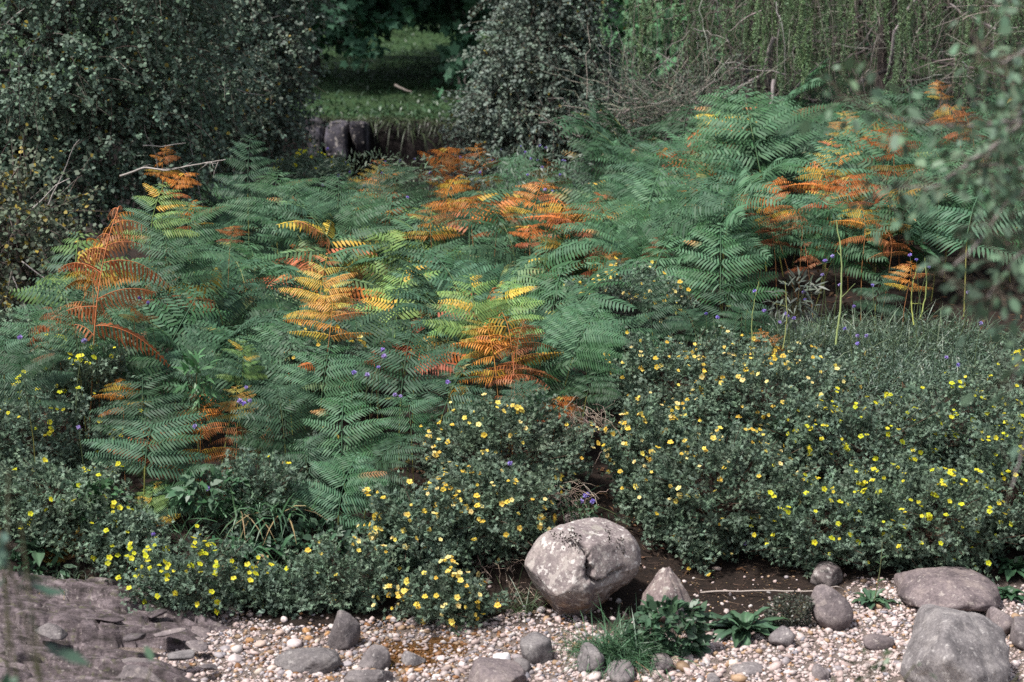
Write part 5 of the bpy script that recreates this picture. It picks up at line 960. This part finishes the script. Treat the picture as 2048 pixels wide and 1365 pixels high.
Q = tp[:, 2:].reshape(-1, 3); Q = np.repeat(Q, 4, 0) + rng.normal(size=(len(Q) * 4, 3)) * .02; lf.polys(leaf_polys(Q, unit(len(Q)), unit(len(Q)) + (0, -.3, .8), .032, .008, 'lance'), jit((.085, .12, .085), len(Q), .3)); lf.build('foliage', M_TREE, root)
tag(root, 'grey twiggy willow thicket between the birch and the larch', 'bush')

# ------------------------------------------------------------------ far bank: stone blocks, dark rocks, pale log
def block(label, box, y, seed, mat=None, dp=.5):
    x0, y0, x1, y1 = box; a, b_ = at(x0, y0, y), at(x1, y1, y); c = (a + b_) / 2; V, F = rock_verts(seed, 5, 4, .1, (.86, 1.05), .16); V = V * np.array([(b_[0] - a[0]) / 2, dp, (a[2] - b_[2]) / 2])
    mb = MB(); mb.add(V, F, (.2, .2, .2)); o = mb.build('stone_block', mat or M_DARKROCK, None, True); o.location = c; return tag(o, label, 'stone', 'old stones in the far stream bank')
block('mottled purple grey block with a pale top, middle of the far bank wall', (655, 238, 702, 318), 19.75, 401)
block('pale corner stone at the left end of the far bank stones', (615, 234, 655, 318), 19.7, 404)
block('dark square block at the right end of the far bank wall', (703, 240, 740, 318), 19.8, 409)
stick('pale broken log lying on the far meadow', [(790, 171, 22.4), (806, 178, 22.3), (824, 184, 22.2)], .02, (.17, .145, .13), 'fallen_log', 0, 'log')
mb = MB(); n = 1500; x = rng.uniform(-4.5, 1, n); y = 19.75 + rng.uniform(0, .4, n); grass_patch(mb, n, lambda n_: np.stack([x, y, ground_z(x, y + .35)], 1), (.1, .3), (.008, .016), (.035, .05, .02), .5, 1.1)
tag(mb.build('overhanging_turf', M_HERB), 'dark turf hanging over the far stream bank', 'turf', kind='stuff')

# ------------------------------------------------------------------ near, out of focus growth
def spray(root, org, P, mbB, mbL, n, size, c, wr=.62, shape='round', spread=.12):
    k = rng.integers(2, len(P), n); d = unit(n) + np.array([0, 0, -.1]); A = nrm(d); st = P[k] + A * rng.uniform(.01, spread, (n, 1))
    t = np.linspace(0, 1, 4)[None, :, None]; mbB.tubes(P[k][:, None] * (1 - t) + st[:, None] * t - org, .0007, (.16, .13, .1), 3)
    l = size * rng.uniform(.6, 1.2, n); mbL.polys(leaf_polys(st - org, nrm(A + .7 * unit(n) + (0, 0, -.4)), unit(n) * .9 + (0, -.3, .6), l, l * wr, shape), jit(c, n, .3, .07))
org = np.array(g_(1.35, 3.2)); root = empty('alder_sapling', org); br, lf, tk = MB(), MB(), MB()
limb(tk, (0, 0, 0), (.05, .1, 3.2), .02, .008, (.2, .17, .16), n=20); tk.build('trunk', M_BARK, root, True)
for pix, n in (([(2130, 60, 3.3), (2060, 90, 3.25), (1990, 120, 3.2), (1930, 60, 3.1)], 34), ([(2150, 120, 3.4), (2080, 200, 3.3), (2030, 260, 3.2), (1990, 330, 3.1)], 44), ([(2150, 250, 3.3), (2060, 240, 3.2), (1950, 250, 3.1), (1800, 240, 3.0), (1700, 190, 3.0)], 46), ([(2140, 200, 3.4), (2040, 260, 3.3), (1960, 320, 3.2), (1880, 370, 3.1), (1760, 380, 3.1)], 52), ([(2140, 280, 3.3), (2060, 380, 3.2), (2010, 420, 3.2), (1960, 500, 3.1), (1880, 560, 3.1)], 56), ([(2150, 380, 3.3), (2080, 480, 3.2), (2020, 540, 3.2), (1980, 600, 3.1)], 60), ([(2150, 480, 3.2), (2090, 600, 3.2), (2040, 700, 3.1), (2010, 770, 3.1)], 30), ([(2150, 300, 3.4), (2060, 330, 3.4), (1980, 330, 3.3), (1960, 340, 3.3)], 40), ([(2150, 700, 3.2), (2070, 830, 3.2), (2040, 960, 3.1)], 14), ([(2120, 20, 3.3), (2050, 10, 3.25), (2000, -30, 3.2)], 18)):
    P = np.array([at(*q) for q in pix]); t = np.linspace(0, len(P) - 1, 24); P = np.stack([np.interp(t, np.arange(len(P)), P[:, k]) for k in range(3)], 1) + np.cumsum(rng.normal(size=(24, 3)), 0) * .002
    j = P[0].copy(); tr = org + np.array([.03, .06, np.clip(j[2] - org[2] - .25, .2, 3.0)]); t2 = np.linspace(0, 1, 6)[:, None]
    br.tubes((np.concatenate([tr * (1 - t2) + j * t2 + np.array([rng.normal() * .05, rng.normal() * .05, rng.uniform(.03, .12)]) * np.sin(t2 * math.pi), P[1:]]) - org)[None], np.linspace(.0055, .0012, 29)[None], (.26, .23, .22), 5); spray(root, org, P, br, lf, int(n * 1.9), .03, (.1, .165, .105), spread=.1)
br.build('branches', M_BARK, root); lf.build('foliage', M_TREE, root)
tag(root, 'out of focus alder sapling hanging into the right side, nearest of all', 'tree')
def near_plant(name, label, pix, n, size, wr, c, y, shape='lance', spread=.06, cat='plant'):
    tips = [at(*q) for q in pix]; b = np.array(g_(tips[0][0] * .95, y + .05)); root = empty(name, b); br, lf = MB(), MB()
    for tp in tips:
        t = np.linspace(0, 1, 20)[:, None]; P = b * (1 - t) + tp * t + np.array([rng.normal() * .06, 0, 0]) * np.sin(t * 3.14); br.tubes((P - b)[None], np.linspace(.004, .0015, 20)[None], (.12, .12, .07), 4); spray(root, b, P[6:], br, lf, n, size, c, wr, shape, spread)
    br.build('stems', M_STEM, root); lf.build('foliage', M_HERB, root); return tag(root, label, cat)
near_plant('willow_sprig', 'blurred willow sprig at the left edge close to the camera', [(18, 940, 2.6), (-20, 1000, 2.6), (40, 1040, 2.55), (0, 1120, 2.6), (30, 1250, 2.5), (-10, 1300, 2.5)], 9, .06, .38, (.06, .11, .08), 2.65)
near_plant('leafy_herb', 'blurred leafy herb at the bottom edge in front of the striped boulder', [(1730, 1310, 3.6), (1780, 1300, 3.6), (1690, 1340, 3.55), (1830, 1330, 3.6), (1740, 1370, 3.5)], 16, .03, .6, (.05, .1, .045), 3.7, 'round', .05)
near_plant('leafy_herb', 'single blurred leaf tip at the bottom edge left of the pebbles', [(305, 1330, 3.2)], 5, .035, .5, (.08, .14, .08), 3.3, 'round', .02)
near_plant('leafy_herb', 'tiny blurred green leaves in the lower right corner', [(2040, 1345, 3.5)], 8, .03, .55, (.05, .11, .04), 3.6, 'round', .03)
print('flowers', NFL, 'ferns', n_sp + len(pts))
